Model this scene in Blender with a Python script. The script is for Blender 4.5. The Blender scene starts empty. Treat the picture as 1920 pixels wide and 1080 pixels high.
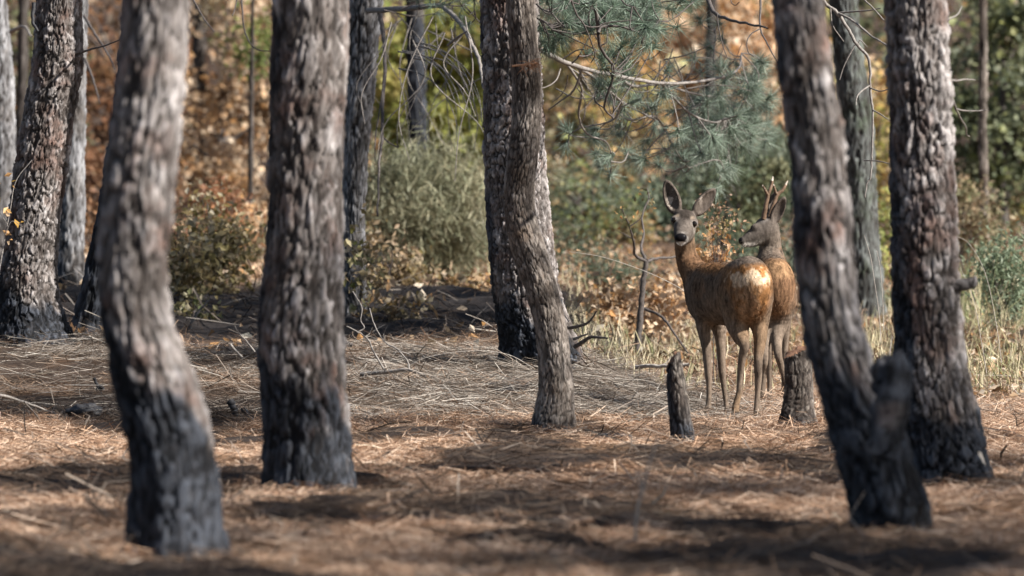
import bpy, math, random
import numpy as np
import openvdb as vdb
from mathutils import Vector, Matrix

SC = bpy.context.scene
COL = SC.collection
random.seed(11)
rng = np.random.default_rng(7)

# ------------------------------------------------------------------ camera, light, exposure
FPX, CAMZ, HY = 10530.0, 0.90, 430.0          # focal length in photo pixels, camera height, horizon row
cam = bpy.data.cameras.new('camera')
cam.sensor_width = 36.0
cam.lens = FPX / 1920 * 36.0
cam.clip_start, cam.clip_end = 0.5, 2000
cam.dof.use_dof = True
cam.dof.focus_distance = 28.3
cam.dof.aperture_fstop = (cam.lens / 1000) / 0.043
cam_o = bpy.data.objects.new('camera', cam)
COL.objects.link(cam_o)
cam_o.location = (0, 0, CAMZ)
cam_o.rotation_euler = (math.radians(90) - math.atan((540 - HY) / FPX), 0, 0)
SC.camera = cam_o

SUN_AZ, SUN_EL = math.radians(66), math.radians(40)   # azimuth: to the right of straight behind the camera
TO_SUN = Vector((math.sin(SUN_AZ) * math.cos(SUN_EL), -math.cos(SUN_AZ) * math.cos(SUN_EL), math.sin(SUN_EL)))
W = bpy.data.worlds.new('World')
SC.world = W
W.use_nodes = True
sky = W.node_tree.nodes.new('ShaderNodeTexSky')
sky.sky_type = 'NISHITA'
sky.sun_disc = False
sky.sun_elevation = SUN_EL
sky.sun_rotation = math.atan2(TO_SUN.x, TO_SUN.y)
bg = W.node_tree.nodes['Background']
bg.inputs['Strength'].default_value = 0.055
W.node_tree.links.new(sky.outputs[0], bg.inputs[0])
sun = bpy.data.lights.new('sun', 'SUN')
sun.energy = 5.0
sun.angle = math.radians(0.5)
sun.color = (1.0, 0.965, 0.91)
sun_o = bpy.data.objects.new('sun', sun)
COL.objects.link(sun_o)
sun_o.rotation_euler = (-TO_SUN).to_track_quat('-Z', 'Y').to_euler()
sun_o.location = (10, -5, 20)
SC.view_settings.view_transform = 'Standard'
SC.view_settings.look = 'None'
SC.view_settings.gamma = 1
SC.view_settings.exposure = 1.25
SC.view_settings.use_curve_mapping = False


# ------------------------------------------------------------------ helpers
def at(px, py, D):
    """a spot measured in the photograph, at distance D"""
    return np.array([(px - 960) * D / FPX, D, CAMZ - (py - HY) * D / FPX])


def sstep(a, b, x):
    t = np.clip((x - a) / (b - a), 0, 1)
    return t * t * (3 - 2 * t)


def hash3(i, j, k, s):
    h = (i.astype(np.int64) * 374761393 + j.astype(np.int64) * 668265263 + k.astype(np.int64) * 2147483647 + s * 1274126177) & 0xFFFFFFFF
    h = ((h ^ (h >> 13)) * 1274126177) & 0xFFFFFFFF
    h = ((h ^ (h >> 16)) * 2246822519) & 0xFFFFFFFF
    return ((h ^ (h >> 15)) & 0xFFFFFF) / float(0xFFFFFF)


def vnoise(x, y, z, s=0):
    x, y, z = np.broadcast_arrays(x, y, z)
    i, j, k = np.floor(x).astype(np.int64), np.floor(y).astype(np.int64), np.floor(z).astype(np.int64)
    f, g, h = x - i, y - j, z - k
    f, g, h = f * f * (3 - 2 * f), g * g * (3 - 2 * g), h * h * (3 - 2 * h)
    r = 0
    for a in (0, 1):
        for b in (0, 1):
            for c in (0, 1):
                r = r + hash3(i + a, j + b, k + c, s) * (f if a else 1 - f) * (g if b else 1 - g) * (h if c else 1 - h)
    return r * 2 - 1


def fbm(x, y, z, s=0, o=4):
    r, a, t = 0, 1, 0
    for q in range(o):
        r = r + a * vnoise(x * 2 ** q, y * 2 ** q, z * 2 ** q, s + q * 17)
        t += a
        a *= 0.5
    return r / t


def mesh_np(name, V, F, attrs=None, smooth=True):
    V = np.asarray(V, dtype=np.float32)
    F = np.asarray(F, dtype=np.int32)
    n, k = F.shape
    me = bpy.data.meshes.new(name)
    me.vertices.add(len(V))
    me.vertices.foreach_set('co', V.ravel())
    me.loops.add(n * k)
    me.loops.foreach_set('vertex_index', F.ravel())
    me.polygons.add(n)
    me.polygons.foreach_set('loop_start', np.arange(0, n * k, k, dtype=np.int32))
    me.polygons.foreach_set('use_smooth', np.full(n, bool(smooth)))
    me.update(calc_edges=True)
    for an, a in (attrs or {}).items():
        a = np.asarray(a, dtype=np.float32)
        if a.ndim == 1:
            at_ = me.attributes.new(an, 'FLOAT', 'POINT')
            at_.data.foreach_set('value', a)
        else:
            if a.shape[1] == 3:
                a = np.concatenate([a, np.ones((len(a), 1), np.float32)], 1)
            at_ = me.attributes.new(an, 'FLOAT_COLOR', 'POINT')
            at_.data.foreach_set('color', a.ravel())
    return me


def link(name, me, mat=None, parent=None):
    o = bpy.data.objects.new(name, me)
    COL.objects.link(o)
    if mat is not None and len(me.materials) == 0:
        me.materials.append(mat)
    if parent is not None:
        o.parent = parent
    return o


def part(name, V, F, mat, root=None, attrs=None, smooth=True):
    """a mesh in place coordinates; under a root its vertices are measured from the root"""
    V = np.asarray(V, dtype=np.float64)
    if root is not None:
        r = root
        off = np.zeros(3)
        while r is not None:
            off = off + np.array(r.location)
            r = r.parent
        V = V - off
    o = link(name, mesh_np(name, V, F, attrs, smooth), mat, root)
    if name in ('foliage', 'needles', 'fur', 'scales', 'twig_tips', 'leaf_tufts', 'dry_tuft'):
        o['kind'] = 'stuff'
    return o


def tag(o, label=None, cat=None, group=None, kind=None):
    if label:
        o['label'] = label
    if cat:
        o['category'] = cat
    if group:
        o['group'] = group
    if kind:
        o['kind'] = kind
    return o


def thing(name, loc, label, cat, group=None):
    o = bpy.data.objects.new(name, None)
    COL.objects.link(o)
    o.empty_display_size = 0.2
    o.location = tuple(float(v) for v in loc)
    return tag(o, label, cat, group)


class MB:
    """gathers tubes into one mesh"""
    def __init__(self):
        self.V, self.F, self.n = [], [], 0

    def add(self, V, F):
        self.V.append(V)
        self.F.append(np.asarray(F) + self.n)
        self.n += len(V)

    def tube(self, pts, r0, r1, seg=6, cap=True):
        pts = np.asarray(pts, float)
        n = len(pts)
        T = np.gradient(pts, axis=0)
        T /= np.linalg.norm(T, axis=1, keepdims=True) + 1e-9
        up = np.array([0.31, 0.9, 0.22])
        A = np.cross(T, up)
        A /= np.linalg.norm(A, axis=1, keepdims=True) + 1e-9
        B = np.cross(T, A)
        rad = r0 + (r1 - r0) * np.linspace(0, 1, n)
        th = np.arange(seg) * 2 * math.pi / seg
        V = pts[:, None, :] + rad[:, None, None] * (np.cos(th)[None, :, None] * A[:, None, :] + np.sin(th)[None, :, None] * B[:, None, :])
        V = V.reshape(-1, 3)
        i = np.arange(n - 1)[:, None] * seg
        j = np.arange(seg)[None, :]
        j2 = (j + 1) % seg
        F = np.stack([i + j, i + j2, i + seg + j2, i + seg + j], -1).reshape(-1, 4)
        self.add(V, F)

    def done(self):
        return np.concatenate(self.V), np.concatenate(self.F)


def smooth_path(pts, n=None, jitter=0.0):
    """a curve through points (Catmull-Rom)"""
    P = np.asarray(pts, float)
    if len(P) == 2:
        P = np.array([P[0], (P[0] + P[1]) / 2, P[1]])
    n = n or len(P) * 4
    Q = np.vstack([2 * P[0] - P[1], P, 2 * P[-1] - P[-2]])
    t = np.linspace(0, len(P) - 1 - 1e-6, n)
    i = t.astype(int)
    f = (t - i)[:, None]
    a, b, c, d = Q[i], Q[i + 1], Q[i + 2], Q[i + 3]
    R = 0.5 * ((2 * b) + (-a + c) * f + (2 * a - 5 * b + 4 * c - d) * f ** 2 + (-a + 3 * b - 3 * c + d) * f ** 3)
    if jitter:
        R[1:-1] += rng.normal(0, jitter, R[1:-1].shape)
    return R


def pxpath(pts, D0, D1=None, n=None, jitter=0.0):
    D1 = D0 if D1 is None else D1
    m = len(pts)
    return smooth_path([at(p[0], p[1], p[2] if len(p) > 2 else D0 + (D1 - D0) * q / (m - 1)) for q, p in enumerate(pts)], n, jitter)


def rand_unit(n):
    v = rng.normal(size=(n, 3))
    return v / np.linalg.norm(v, axis=1, keepdims=True)


def pal(cols, n, var=0.18, weights=None):
    c = np.asarray(cols, float)
    if weights is not None:
        weights = np.asarray(weights, float) / np.sum(weights)
    i = rng.choice(len(c), n, p=weights)
    j = rng.choice(len(c), n, p=weights)
    f = rng.random((n, 1)) * 0.5
    return np.clip((c[i] * (1 - f) + c[j] * f) * (1 + rng.normal(0, var, (n, 1))), 0.004, 0.9)


# ------------------------------------------------------------------ materials
def nodes_of(name):
    m = bpy.data.materials.new(name)
    m.use_nodes = True
    nt = m.node_tree
    nt.nodes.clear()
    out = nt.nodes.new('ShaderNodeOutputMaterial')
    return m, nt, out


def N(nt, kind, **kw):
    n = nt.nodes.new('ShaderNode' + kind)
    for k, v in kw.items():
        if k.startswith('_'):
            setattr(n, k[1:], v)
        else:
            n.inputs[k].default_value = v
    return n


def ramp(nt, stops, src=None):
    r = nt.nodes.new('ShaderNodeValToRGB')
    el = r.color_ramp.elements
    while len(el) < len(stops):
        el.new(0.5)
    for e, (p, c) in zip(el, stops):
        e.position = p
        e.color = (*c, 1) if len(c) == 3 else c
    if src is not None:
        nt.links.new(src, r.inputs[0])
    return r


def mix(nt, fac, a, b, mode='MIX'):
    m = nt.nodes.new('ShaderNodeMix')
    m.data_type = 'RGBA'
    m.blend_type = mode
    m.clamp_factor = True
    for sock, v in ((m.inputs[0], fac), (m.inputs[6], a), (m.inputs[7], b)):
        if hasattr(v, 'is_linked'):
            nt.links.new(v, sock)
        elif isinstance(v, (int, float)):
            sock.default_value = v
        else:
            sock.default_value = (*v, 1)
    return m.outputs[2]


def bark_material(name, brown, grey, pale, red, char=(0.009, 0.0095, 0.011), ash=(0.055, 0.060, 0.072)):
    m, nt, out = nodes_of(name)
    L = nt.links.new
    geo = N(nt, 'NewGeometry')
    cell = N(nt, 'Attribute', _attribute_name='cell')
    fis = N(nt, 'Attribute', _attribute_name='fis')
    ch = N(nt, 'Attribute', _attribute_name='char')
    n1 = N(nt, 'TexNoise', Scale=55.0, Detail=6.0, Roughness=0.7)
    n2 = N(nt, 'TexNoise', Scale=5.0, Detail=4.0, Roughness=0.6)
    mp = N(nt, 'Mapping')
    mp.inputs['Scale'].default_value = (1, 1, 0.35)
    L(geo.outputs['Position'], mp.inputs[0])
    L(mp.outputs[0], n1.inputs[0])
    L(geo.outputs['Position'], n2.inputs[0])
    add = N(nt, 'Math', _operation='MULTIPLY_ADD')
    L(n1.outputs[0], add.inputs[0])
    add.inputs[1].default_value = 0.9
    L(cell.outputs['Fac'], add.inputs[2])
    sc = N(nt, 'Math', _operation='MULTIPLY')
    L(add.outputs[0], sc.inputs[0])
    sc.inputs[1].default_value = 0.53
    base = ramp(nt, [(0.20, brown), (0.45, grey), (0.74, pale)], sc.outputs[0]).outputs[0]
    rf = ramp(nt, [(0.50, (0, 0, 0)), (0.68, (1, 1, 1))], n2.outputs[0]).outputs[0]
    base = mix(nt, rf, base, red)
    n3 = N(nt, 'TexNoise', Scale=13.0, Detail=5.0, Roughness=0.6)
    mp3 = N(nt, 'Mapping')
    mp3.inputs['Scale'].default_value = (1, 1, 0.33)
    L(geo.outputs['Position'], mp3.inputs[0])
    L(mp3.outputs[0], n3.inputs[0])
    base = mix(nt, 1.0, base, ramp(nt, [(0.34, (0.42, 0.40, 0.39)), (0.62, (1.35, 1.35, 1.36))], n3.outputs[0]).outputs[0], 'MULTIPLY')
    dark = ramp(nt, [(0.0, (0.010, 0.009, 0.008)), (1.0, (0.042, 0.034, 0.030))], n1.outputs[0]).outputs[0]
    base = mix(nt, fis.outputs['Fac'], base, dark)
    chc = ramp(nt, [(0.34, char), (0.62, ash)], sc.outputs[0]).outputs[0]
    chc = mix(nt, fis.outputs['Fac'], chc, (0.006, 0.006, 0.007))
    base = mix(nt, ch.outputs['Fac'], base, chc)
    p = N(nt, 'BsdfPrincipled', Roughness=0.85)
    p.inputs['Specular IOR Level'].default_value = 0.12
    L(base, p.inputs['Base Color'])
    rr = N(nt, 'MapRange')
    rr.inputs['To Min'].default_value = 0.9
    rr.inputs['To Max'].default_value = 0.8
    L(ch.outputs['Fac'], rr.inputs[0])
    L(rr.outputs[0], p.inputs['Roughness'])
    b = N(nt, 'Bump', Strength=0.8, Distance=0.010)
    L(n1.outputs[0], b.inputs['Height'])
    L(b.outputs[0], p.inputs['Normal'])
    L(p.outputs[0], out.inputs[0])
    return m


def attr_material(name, rough=0.8, trans=0.0, spec=0.2, noise=0.0, nscale=60, sheen=0.0, gloss=False):
    m, nt, out = nodes_of(name)
    L = nt.links.new
    a = N(nt, 'Attribute', _attribute_name='col')
    c = a.outputs['Color']
    if noise:
        geo = N(nt, 'NewGeometry')
        n1 = N(nt, 'TexNoise', Scale=nscale, Detail=4.0, Roughness=0.65)
        L(geo.outputs['Position'], n1.inputs[0])
        r = ramp(nt, [(0.3, (1 - noise,) * 3), (0.7, (1 + noise * 0.6,) * 3)], n1.outputs[0])
        c = mix(nt, 1.0, c, r.outputs[0], 'MULTIPLY')
    p = N(nt, 'BsdfPrincipled', Roughness=rough)
    p.inputs['Specular IOR Level'].default_value = spec
    L(c, p.inputs['Base Color'])
    if sheen:
        p.inputs['Sheen Weight'].default_value = sheen
        p.inputs['Sheen Roughness'].default_value = 0.4
    if gloss:
        g = N(nt, 'Attribute', _attribute_name='gloss')
        r = N(nt, 'MapRange')
        r.inputs['To Min'].default_value = rough
        r.inputs['To Max'].default_value = 0.22
        L(g.outputs['Fac'], r.inputs[0])
        L(r.outputs[0], p.inputs['Roughness'])
    if trans:
        t = N(nt, 'BsdfTranslucent')
        L(c, t.inputs[0])
        mx = N(nt, 'MixShader')
        mx.inputs[0].default_value = trans
        L(p.outputs[0], mx.inputs[1])
        L(t.outputs[0], mx.inputs[2])
        L(mx.outputs[0], out.inputs[0])
    else:
        L(p.outputs[0], out.inputs[0])
    return m


def wood_material(name, c0, c1, scale=40, rough=0.8, bump=0.4):
    m, nt, out = nodes_of(name)
    L = nt.links.new
    geo = N(nt, 'NewGeometry')
    n1 = N(nt, 'TexNoise', Scale=scale, Detail=5.0, Roughness=0.65)
    L(geo.outputs['Position'], n1.inputs[0])
    r = ramp(nt, [(0.3, c0), (0.7, c1)], n1.outputs[0])
    p = N(nt, 'BsdfPrincipled', Roughness=rough)
    p.inputs['Specular IOR Level'].default_value = 0.25
    L(r.outputs[0], p.inputs['Base Color'])
    b = N(nt, 'Bump', Strength=bump, Distance=0.004)
    L(n1.outputs[0], b.inputs['Height'])
    L(b.outputs[0], p.inputs['Normal'])
    L(p.outputs[0], out.inputs[0])
    return m


def ground_material():
    m, nt, out = nodes_of('forest_soil')
    L = nt.links.new
    geo = N(nt, 'NewGeometry')
    burn_shade = N(nt, 'Attribute', _attribute_name='burn_shade')
    n1 = N(nt, 'TexNoise', Scale=38.0, Detail=7.0, Roughness=0.75)
    n2 = N(nt, 'TexNoise', Scale=3.0, Detail=4.0)
    L(geo.outputs['Position'], n1.inputs[0])
    L(geo.outputs['Position'], n2.inputs[0])
    c = ramp(nt, [(0.30, (0.055, 0.032, 0.02)), (0.5, (0.17, 0.095, 0.055)), (0.72, (0.34, 0.21, 0.125))], n1.outputs[0]).outputs[0]
    g = ramp(nt, [(0.3, (0.05, 0.035, 0.024)), (0.7, (0.24, 0.15, 0.085))], n2.outputs[0]).outputs[0]
    c = mix(nt, 0.35, c, g)
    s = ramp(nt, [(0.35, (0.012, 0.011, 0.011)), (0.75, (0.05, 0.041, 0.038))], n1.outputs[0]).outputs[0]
    c = mix(nt, burn_shade.outputs['Fac'], c, s)
    p = N(nt, 'BsdfPrincipled', Roughness=0.95)
    p.inputs['Specular IOR Level'].default_value = 0.1
    L(c, p.inputs['Base Color'])
    b = N(nt, 'Bump', Strength=0.9, Distance=0.02)
    L(n1.outputs[0], b.inputs['Height'])
    L(b.outputs[0], p.inputs['Normal'])
    L(p.outputs[0], out.inputs[0])
    return m


M_BARK = bark_material('pine_bark', (0.062, 0.049, 0.042), (0.175, 0.153, 0.140), (0.36, 0.33, 0.315), (0.165, 0.108, 0.088))
M_BARK_BROWN = bark_material('brown_bark', (0.075, 0.058, 0.047), (0.155, 0.130, 0.110), (0.30, 0.26, 0.225), (0.13, 0.095, 0.07))
M_BARK_GREY = bark_material('grey_bark', (0.075, 0.073, 0.073), (0.18, 0.177, 0.18), (0.32, 0.315, 0.32), (0.14, 0.125, 0.115))
M_BARK_STUMP = bark_material('stump_bark', (0.035, 0.028, 0.024), (0.085, 0.070, 0.060), (0.20, 0.175, 0.15), (0.06, 0.045, 0.035))
M_BARK_FAR = bark_material('far_bark', (0.04, 0.034, 0.03), (0.075, 0.065, 0.058), (0.12, 0.105, 0.095), (0.06, 0.05, 0.045))
M_BARK_MOSS = bark_material('mossy_bark', (0.05, 0.052, 0.05), (0.095, 0.10, 0.095), (0.16, 0.17, 0.16), (0.07, 0.085, 0.06))
M_LEAF = attr_material('leaf', rough=0.55, trans=0.42, spec=0.3)
M_NEEDLE = attr_material('pine_needle', rough=0.5, trans=0.2, spec=0.2)
M_STRAW = attr_material('dry_needle', rough=0.9, trans=0.10, spec=0.06)
M_FUR = attr_material('fur', rough=0.95, spec=0.04, noise=0.25, nscale=90, sheen=0.0, gloss=True)
M_TWIG = wood_material('dead_twig', (0.10, 0.085, 0.075), (0.30, 0.27, 0.245), 60)
M_TWIG_DARK = wood_material('dark_twig', (0.035, 0.03, 0.028), (0.12, 0.10, 0.09), 60)
M_WEATHERED = wood_material('weathered_wood', (0.22, 0.19, 0.165), (0.50, 0.45, 0.40), 50)
M_CHAR = wood_material('charred_wood', (0.012, 0.012, 0.014), (0.05, 0.048, 0.05), 40, 0.6)
M_WOOD = wood_material('cut_wood', (0.24, 0.11, 0.055), (0.5, 0.28, 0.16), 30)
M_CUT = wood_material('weathered_cut', (0.10, 0.05, 0.03), (0.32, 0.17, 0.10), 45)
M_PALE = wood_material('pale_wood', (0.50, 0.42, 0.34), (0.75, 0.67, 0.56), 30)
M_ANTLER = wood_material('antler_bone', (0.07, 0.04, 0.025), (0.20, 0.13, 0.085), 45, 0.5)
M_TIP = wood_material('antler_tip', (0.28, 0.22, 0.17), (0.48, 0.41, 0.34), 30, 0.4)
M_EYE = wood_material('eye_dark', (0.006, 0.005, 0.004), (0.012, 0.008, 0.006), 20, 0.06, 0.0)
M_GROUND = ground_material()


# ------------------------------------------------------------------ ground
GY = np.array([-200, 14, 25.3, 27, 29, 30.5, 32, 34, 38, 45, 60, 80, 110, 160, 320, 900])
GL = np.array([0, 0, 0.0, 0.04, 0.135, 0.205, 0.225, 0.255, 0.49, 0.50, 0.68, 1.0, 3.0, 9, 50, 65])
GR = np.array([0, 0, 0.0, 0.0, 0.01, 0.02, 0.04, 0.08, 0.16, 0.33, 0.66, 1.0, 3.0, 9, 50, 65])


def burn_shade_mask(x, y):
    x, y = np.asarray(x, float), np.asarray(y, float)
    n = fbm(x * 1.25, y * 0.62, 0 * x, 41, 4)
    b = sstep(-0.06, 0.05, n + 0.30 * fbm(x * 5, y * 3.4, 0 * x, 77, 3))  # scorched patches, stretched to paint shadow bands into the litter colour
    bank = sstep(32.0, 33.0, y) * sstep(41.5, 39, y) * sstep(0.9, 0.4, x + 0.3 * fbm(x * 1.5, y * 0.8, 0 * x, 5, 3))  # burnt bank, with its shade also put into the colour
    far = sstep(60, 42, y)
    far = far + 0.75 * sstep(55, 66, y)  # not burnt: dark humus, with leaf shade painted into the soil
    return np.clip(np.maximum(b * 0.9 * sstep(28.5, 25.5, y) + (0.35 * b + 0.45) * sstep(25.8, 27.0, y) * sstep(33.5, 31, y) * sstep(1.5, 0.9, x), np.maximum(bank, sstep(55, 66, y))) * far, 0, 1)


def ground_z(x, y, fine=True):
    x, y = np.asarray(x, float), np.asarray(y, float)
    t = sstep(0.25, 0.95, x)
    z = np.interp(y, GY, GL) * (1 - t) + np.interp(y, GY, GR) * t
    z = z + 0.075 * sstep(-1.7, -2.3, x) * sstep(28, 30.5, y) * sstep(40, 34, y)
    flat = np.exp(-((x - 1.08) / 0.55) ** 4 - (np.maximum(np.abs(y - 26.6) - 0.8, 0) / 0.9) ** 2)
    flat = np.maximum(flat, np.exp(-((x - 0.17) / 0.3) ** 4 - (np.maximum(np.abs(y - 25.0) - 0.4, 0) / 0.5) ** 2))
    flat = np.maximum(flat, np.exp(-((x - 1.4) / 0.35) ** 4 - (np.maximum(np.abs(y - 29.2) - 0.7, 0) / 0.7) ** 2))
    z = z - 0.050 * sstep(26, 22, y) - 0.030 * sstep(22, 26, y) * sstep(33, 30, y)
    if fine:
        z0 = z
        z = z + 0.034 * burn_shade_mask(x, y) * sstep(27.5, 25, y)
        z = z + 0.030 * fbm(x * 1.1, y * 0.9, 0.0 * x, 3, 3) + 0.030 * fbm(x * 2.6, y * 2.2, 0 * x, 19, 3) * sstep(45, 34, y) + 0.014 * fbm(x * 7, y * 6, 0 * x, 9, 3)
        z = z + 0.10 * fbm(x * 1.9, y * 1.1, 0 * x, 29, 4) * sstep(32.5, 34.5, y) * sstep(60, 44, y)
        z = z * (1 - 0.85 * flat) + 0.85 * flat * (z0 + 0.004)
    return z


xs = np.concatenate([-np.geomspace(400, 4.6, 26), np.arange(-4.5, 4.51, 0.045), np.geomspace(4.6, 400, 26)])
ys = np.concatenate([np.linspace(-120, 11, 20), np.arange(11.5, 13, 0.2), np.arange(13, 36, 0.05), np.arange(36, 60, 0.3), np.geomspace(60.5, 880, 46)])
X, Y = np.meshgrid(xs, ys)
Z = ground_z(X, Y)
nx = len(xs)
ii = np.arange(len(ys) - 1)[:, None] * nx + np.arange(nx - 1)[None, :]
F = np.stack([ii, ii + 1, ii + nx + 1, ii + nx], -1).reshape(-1, 4)
o = part('ground', np.stack([X, Y, Z], -1).reshape(-1, 3), F, M_GROUND, None, {'burn_shade': burn_shade_mask(X, Y).ravel()})
tag(o, kind='structure')


# ------------------------------------------------------------------ pine trunks with plated bark
def voronoi(u, v, nu, s):
    iu, iv = np.floor(u).astype(np.int64), np.floor(v).astype(np.int64)
    f1 = np.full(u.shape, 9.0)
    f2 = np.full(u.shape, 9.0)
    cid = np.zeros(u.shape)
    for a in (-1, 0, 1):
        for b in (-1, 0, 1):
            cu, cv = iu + a, iv + b
            w = np.mod(cu, nu)
            jx = hash3(w, cv, w * 0, s) * 0.9 + 0.05
            jy = hash3(w, cv, w * 0 + 1, s) * 0.9 + 0.05
            d = np.hypot(cu + jx - u, cv + jy - v)
            c = hash3(w, cv, w * 0 + 2, s)
            near = d < f1
            f2 = np.where(near, f1, np.minimum(f2, d))
            cid = np.where(near, c, cid)
            f1 = np.where(near, d, f1)
    return f1, f2, cid


def bark_surface(cx, cy, r, z, na, seed, plate, relief, char_z, char_amp, side_char_shade, lump, flat=False):
    """rings of a trunk; returns vertices, faces, attributes"""
    th = np.arange(na) * 2 * math.pi / na
    T, ZZ = np.meshgrid(th, z)
    Rr = np.repeat(r[:, None], na, 1)
    c, s = np.cos(T), np.sin(T)
    R0 = float(np.median(r))
    pu, pv = plate
    nu = max(6, int(round(2 * math.pi * R0 / pu)))
    sx, sy, sz = c * R0, s * R0, ZZ
    wob = fbm(sx * 9, sy * 9, sz * 5, seed + 3, 3)
    wob2 = fbm(sx * 9 + 31, sy * 9, sz * 5, seed + 5, 3)
    jag = fbm(sx * 48, sy * 48, sz * 30, seed + 7, 3)
    jag2 = fbm(sx * 48 + 9, sy * 48, sz * 30, seed + 9, 3)
    tt = T / (2 * math.pi)
    f1, f2, cid = voronoi(tt * nu + 1.1 * wob + 0.55 * jag, ZZ / pv + 0.8 * wob2 + 0.45 * jag2, nu, seed)
    open_ = sstep(-0.25, 0.45, fbm(sx * 7, sy * 7, sz * 3.0, seed + 8, 3))      # some joints gape, others are hairlines
    edge = sstep(0.03 + 0.05 * open_, 0.10 + 0.15 * open_, f2 - f1)
    nz = fbm(sx * 17, sy * 17, sz * 4.2, seed + 41, 3)
    crack = sstep(0.01, 0.10, np.abs(nz))
    edge = np.minimum(edge, 0.30 + 0.70 * crack)
    # thinner flakes on top of the plates
    nu2 = nu * 2 + 1
    g1, g2, cid2 = voronoi(tt * nu2 + 1.2 * wob2 + 0.6 * jag2, ZZ / (pv * 0.42) + 0.9 * wob + 0.5 * jag, nu2, seed + 50)
    e2 = sstep(0.01, 0.14, g2 - g1)
    nu3 = nu * 5 + 2
    h1, h2, cid3 = voronoi(tt * nu3 + 1.5 * jag, ZZ / (pv * 0.2) + 1.2 * jag2, nu3, seed + 90)
    fine = fbm(sx * 70, sy * 70, sz * 34, seed + 11, 3)
    h = edge * (0.30 + 0.45 * cid) + edge * (0.34 * np.floor(cid2 * 3) / 2 * e2) + 0.14 * edge * cid3 + 0.20 * fine + 0.05
    big = fbm(sx * 3.2, sy * 3.2, sz * 2.6, seed + 21, 3)
    lob = 0.5 + 0.5 * vnoise(c * 1.9 + 7, s * 1.9, 0 * c + seed, 5)
    flare = 0.30 * np.exp(-np.clip(ZZ - z[0] - 0.30, 0, 9) / 0.09) * lob ** 2
    R = Rr * (1 + lump * big + flare) + relief * (h - 0.55)
    n = fbm(sx * 5, sy * 5, sz * 3.2, seed + 31, 4)
    left = -c
    cz = char_z + char_amp * (left * 0.5 + 1.7 * n + 0.35 * fbm(sx * 30, sy * 30, sz * 12, seed + 33, 3))
    ch = sstep(-0.06, 0.06, cz - ZZ)
    sd = sstep(0.0, 0.25, left * 1.0 - (1.12 - side_char_shade) + 0.8 * n)  # char up the left side, also painting the trunk's shaded edge darker
    if side_char_shade <= 0:
        sd = sd * 0
    ch = np.maximum(ch, sd * 0.9)
    ch = ch * (0.90 + 0.1 * e2)
    fis = (1 - edge) * 0.95 + 0.45 * edge * (1 - e2)
    V = np.stack([cx[:, None] + R * c, cy[:, None] + R * s, ZZ], -1).reshape(-1, 3)
    m = len(z)
    i = np.arange(m - 1)[:, None] * na
    j = np.arange(na)[None, :]
    j2 = (j + 1) % na
    F = np.stack([i + j, i + j2, i + na + j2, i + na + j], -1).reshape(-1, 4)
    col = np.clip(0.34 * cid + 0.36 * cid2 + 0.30 * cid3, 0, 1)
    col = np.clip((col - 0.5) * 1.5 + 0.5 + 0.45 * fbm(sx * 4, sy * 4, sz * 2.2, seed + 61, 3), 0, 1)
    return V, F, {'char': ch.ravel(), 'fis': np.clip(fis, 0, 1).ravel(), 'cell': col.ravel()}


def gsmooth(a, k=2):
    w = np.exp(-0.5 * (np.arange(-3 * k, 3 * k + 1) / k) ** 2)
    w /= w.sum()
    return np.convolve(np.pad(a, 3 * k, mode='edge'), w, 'valid')


def trunk_axis(prof, D, step=0.02):
    P = np.array(prof, float)
    z = CAMZ - (P[:, 0] - HY) * D / FPX
    cx = ((P[:, 1] + P[:, 2]) / 2 - 960) * D / FPX
    r = (P[:, 2] - P[:, 1]) / 2 * D / FPX
    k = np.argsort(z)
    z, cx, r = z[k], cx[k], r[k]
    zz = np.arange(z[0] - 0.3, z[-1] + 0.45, step)
    slope0 = (cx[1] - cx[0]) / (z[1] - z[0]) if len(z) > 1 else 0
    lo = zz < z[0]
    c = np.interp(zz, z, cx)
    rr = np.interp(zz, z, r)
    c = np.where(lo, cx[0] + slope0 * (zz - z[0]) * 0.5, c)
    rr = np.where(lo, r[0] * (1 + 0.25 * (z[0] - zz)), rr)
    st = (cx[-1] - cx[-2]) / (z[-1] - z[-2])
    hi = zz > z[-1]
    c = np.where(hi, cx[-1] + st * (zz - z[-1]), c)
    c, rr = gsmooth(c, max(1, int(0.05 / step))), gsmooth(rr, max(1, int(0.05 / step)))
    return zz, c, rr, st, z[0]


CROWNS = []


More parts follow.
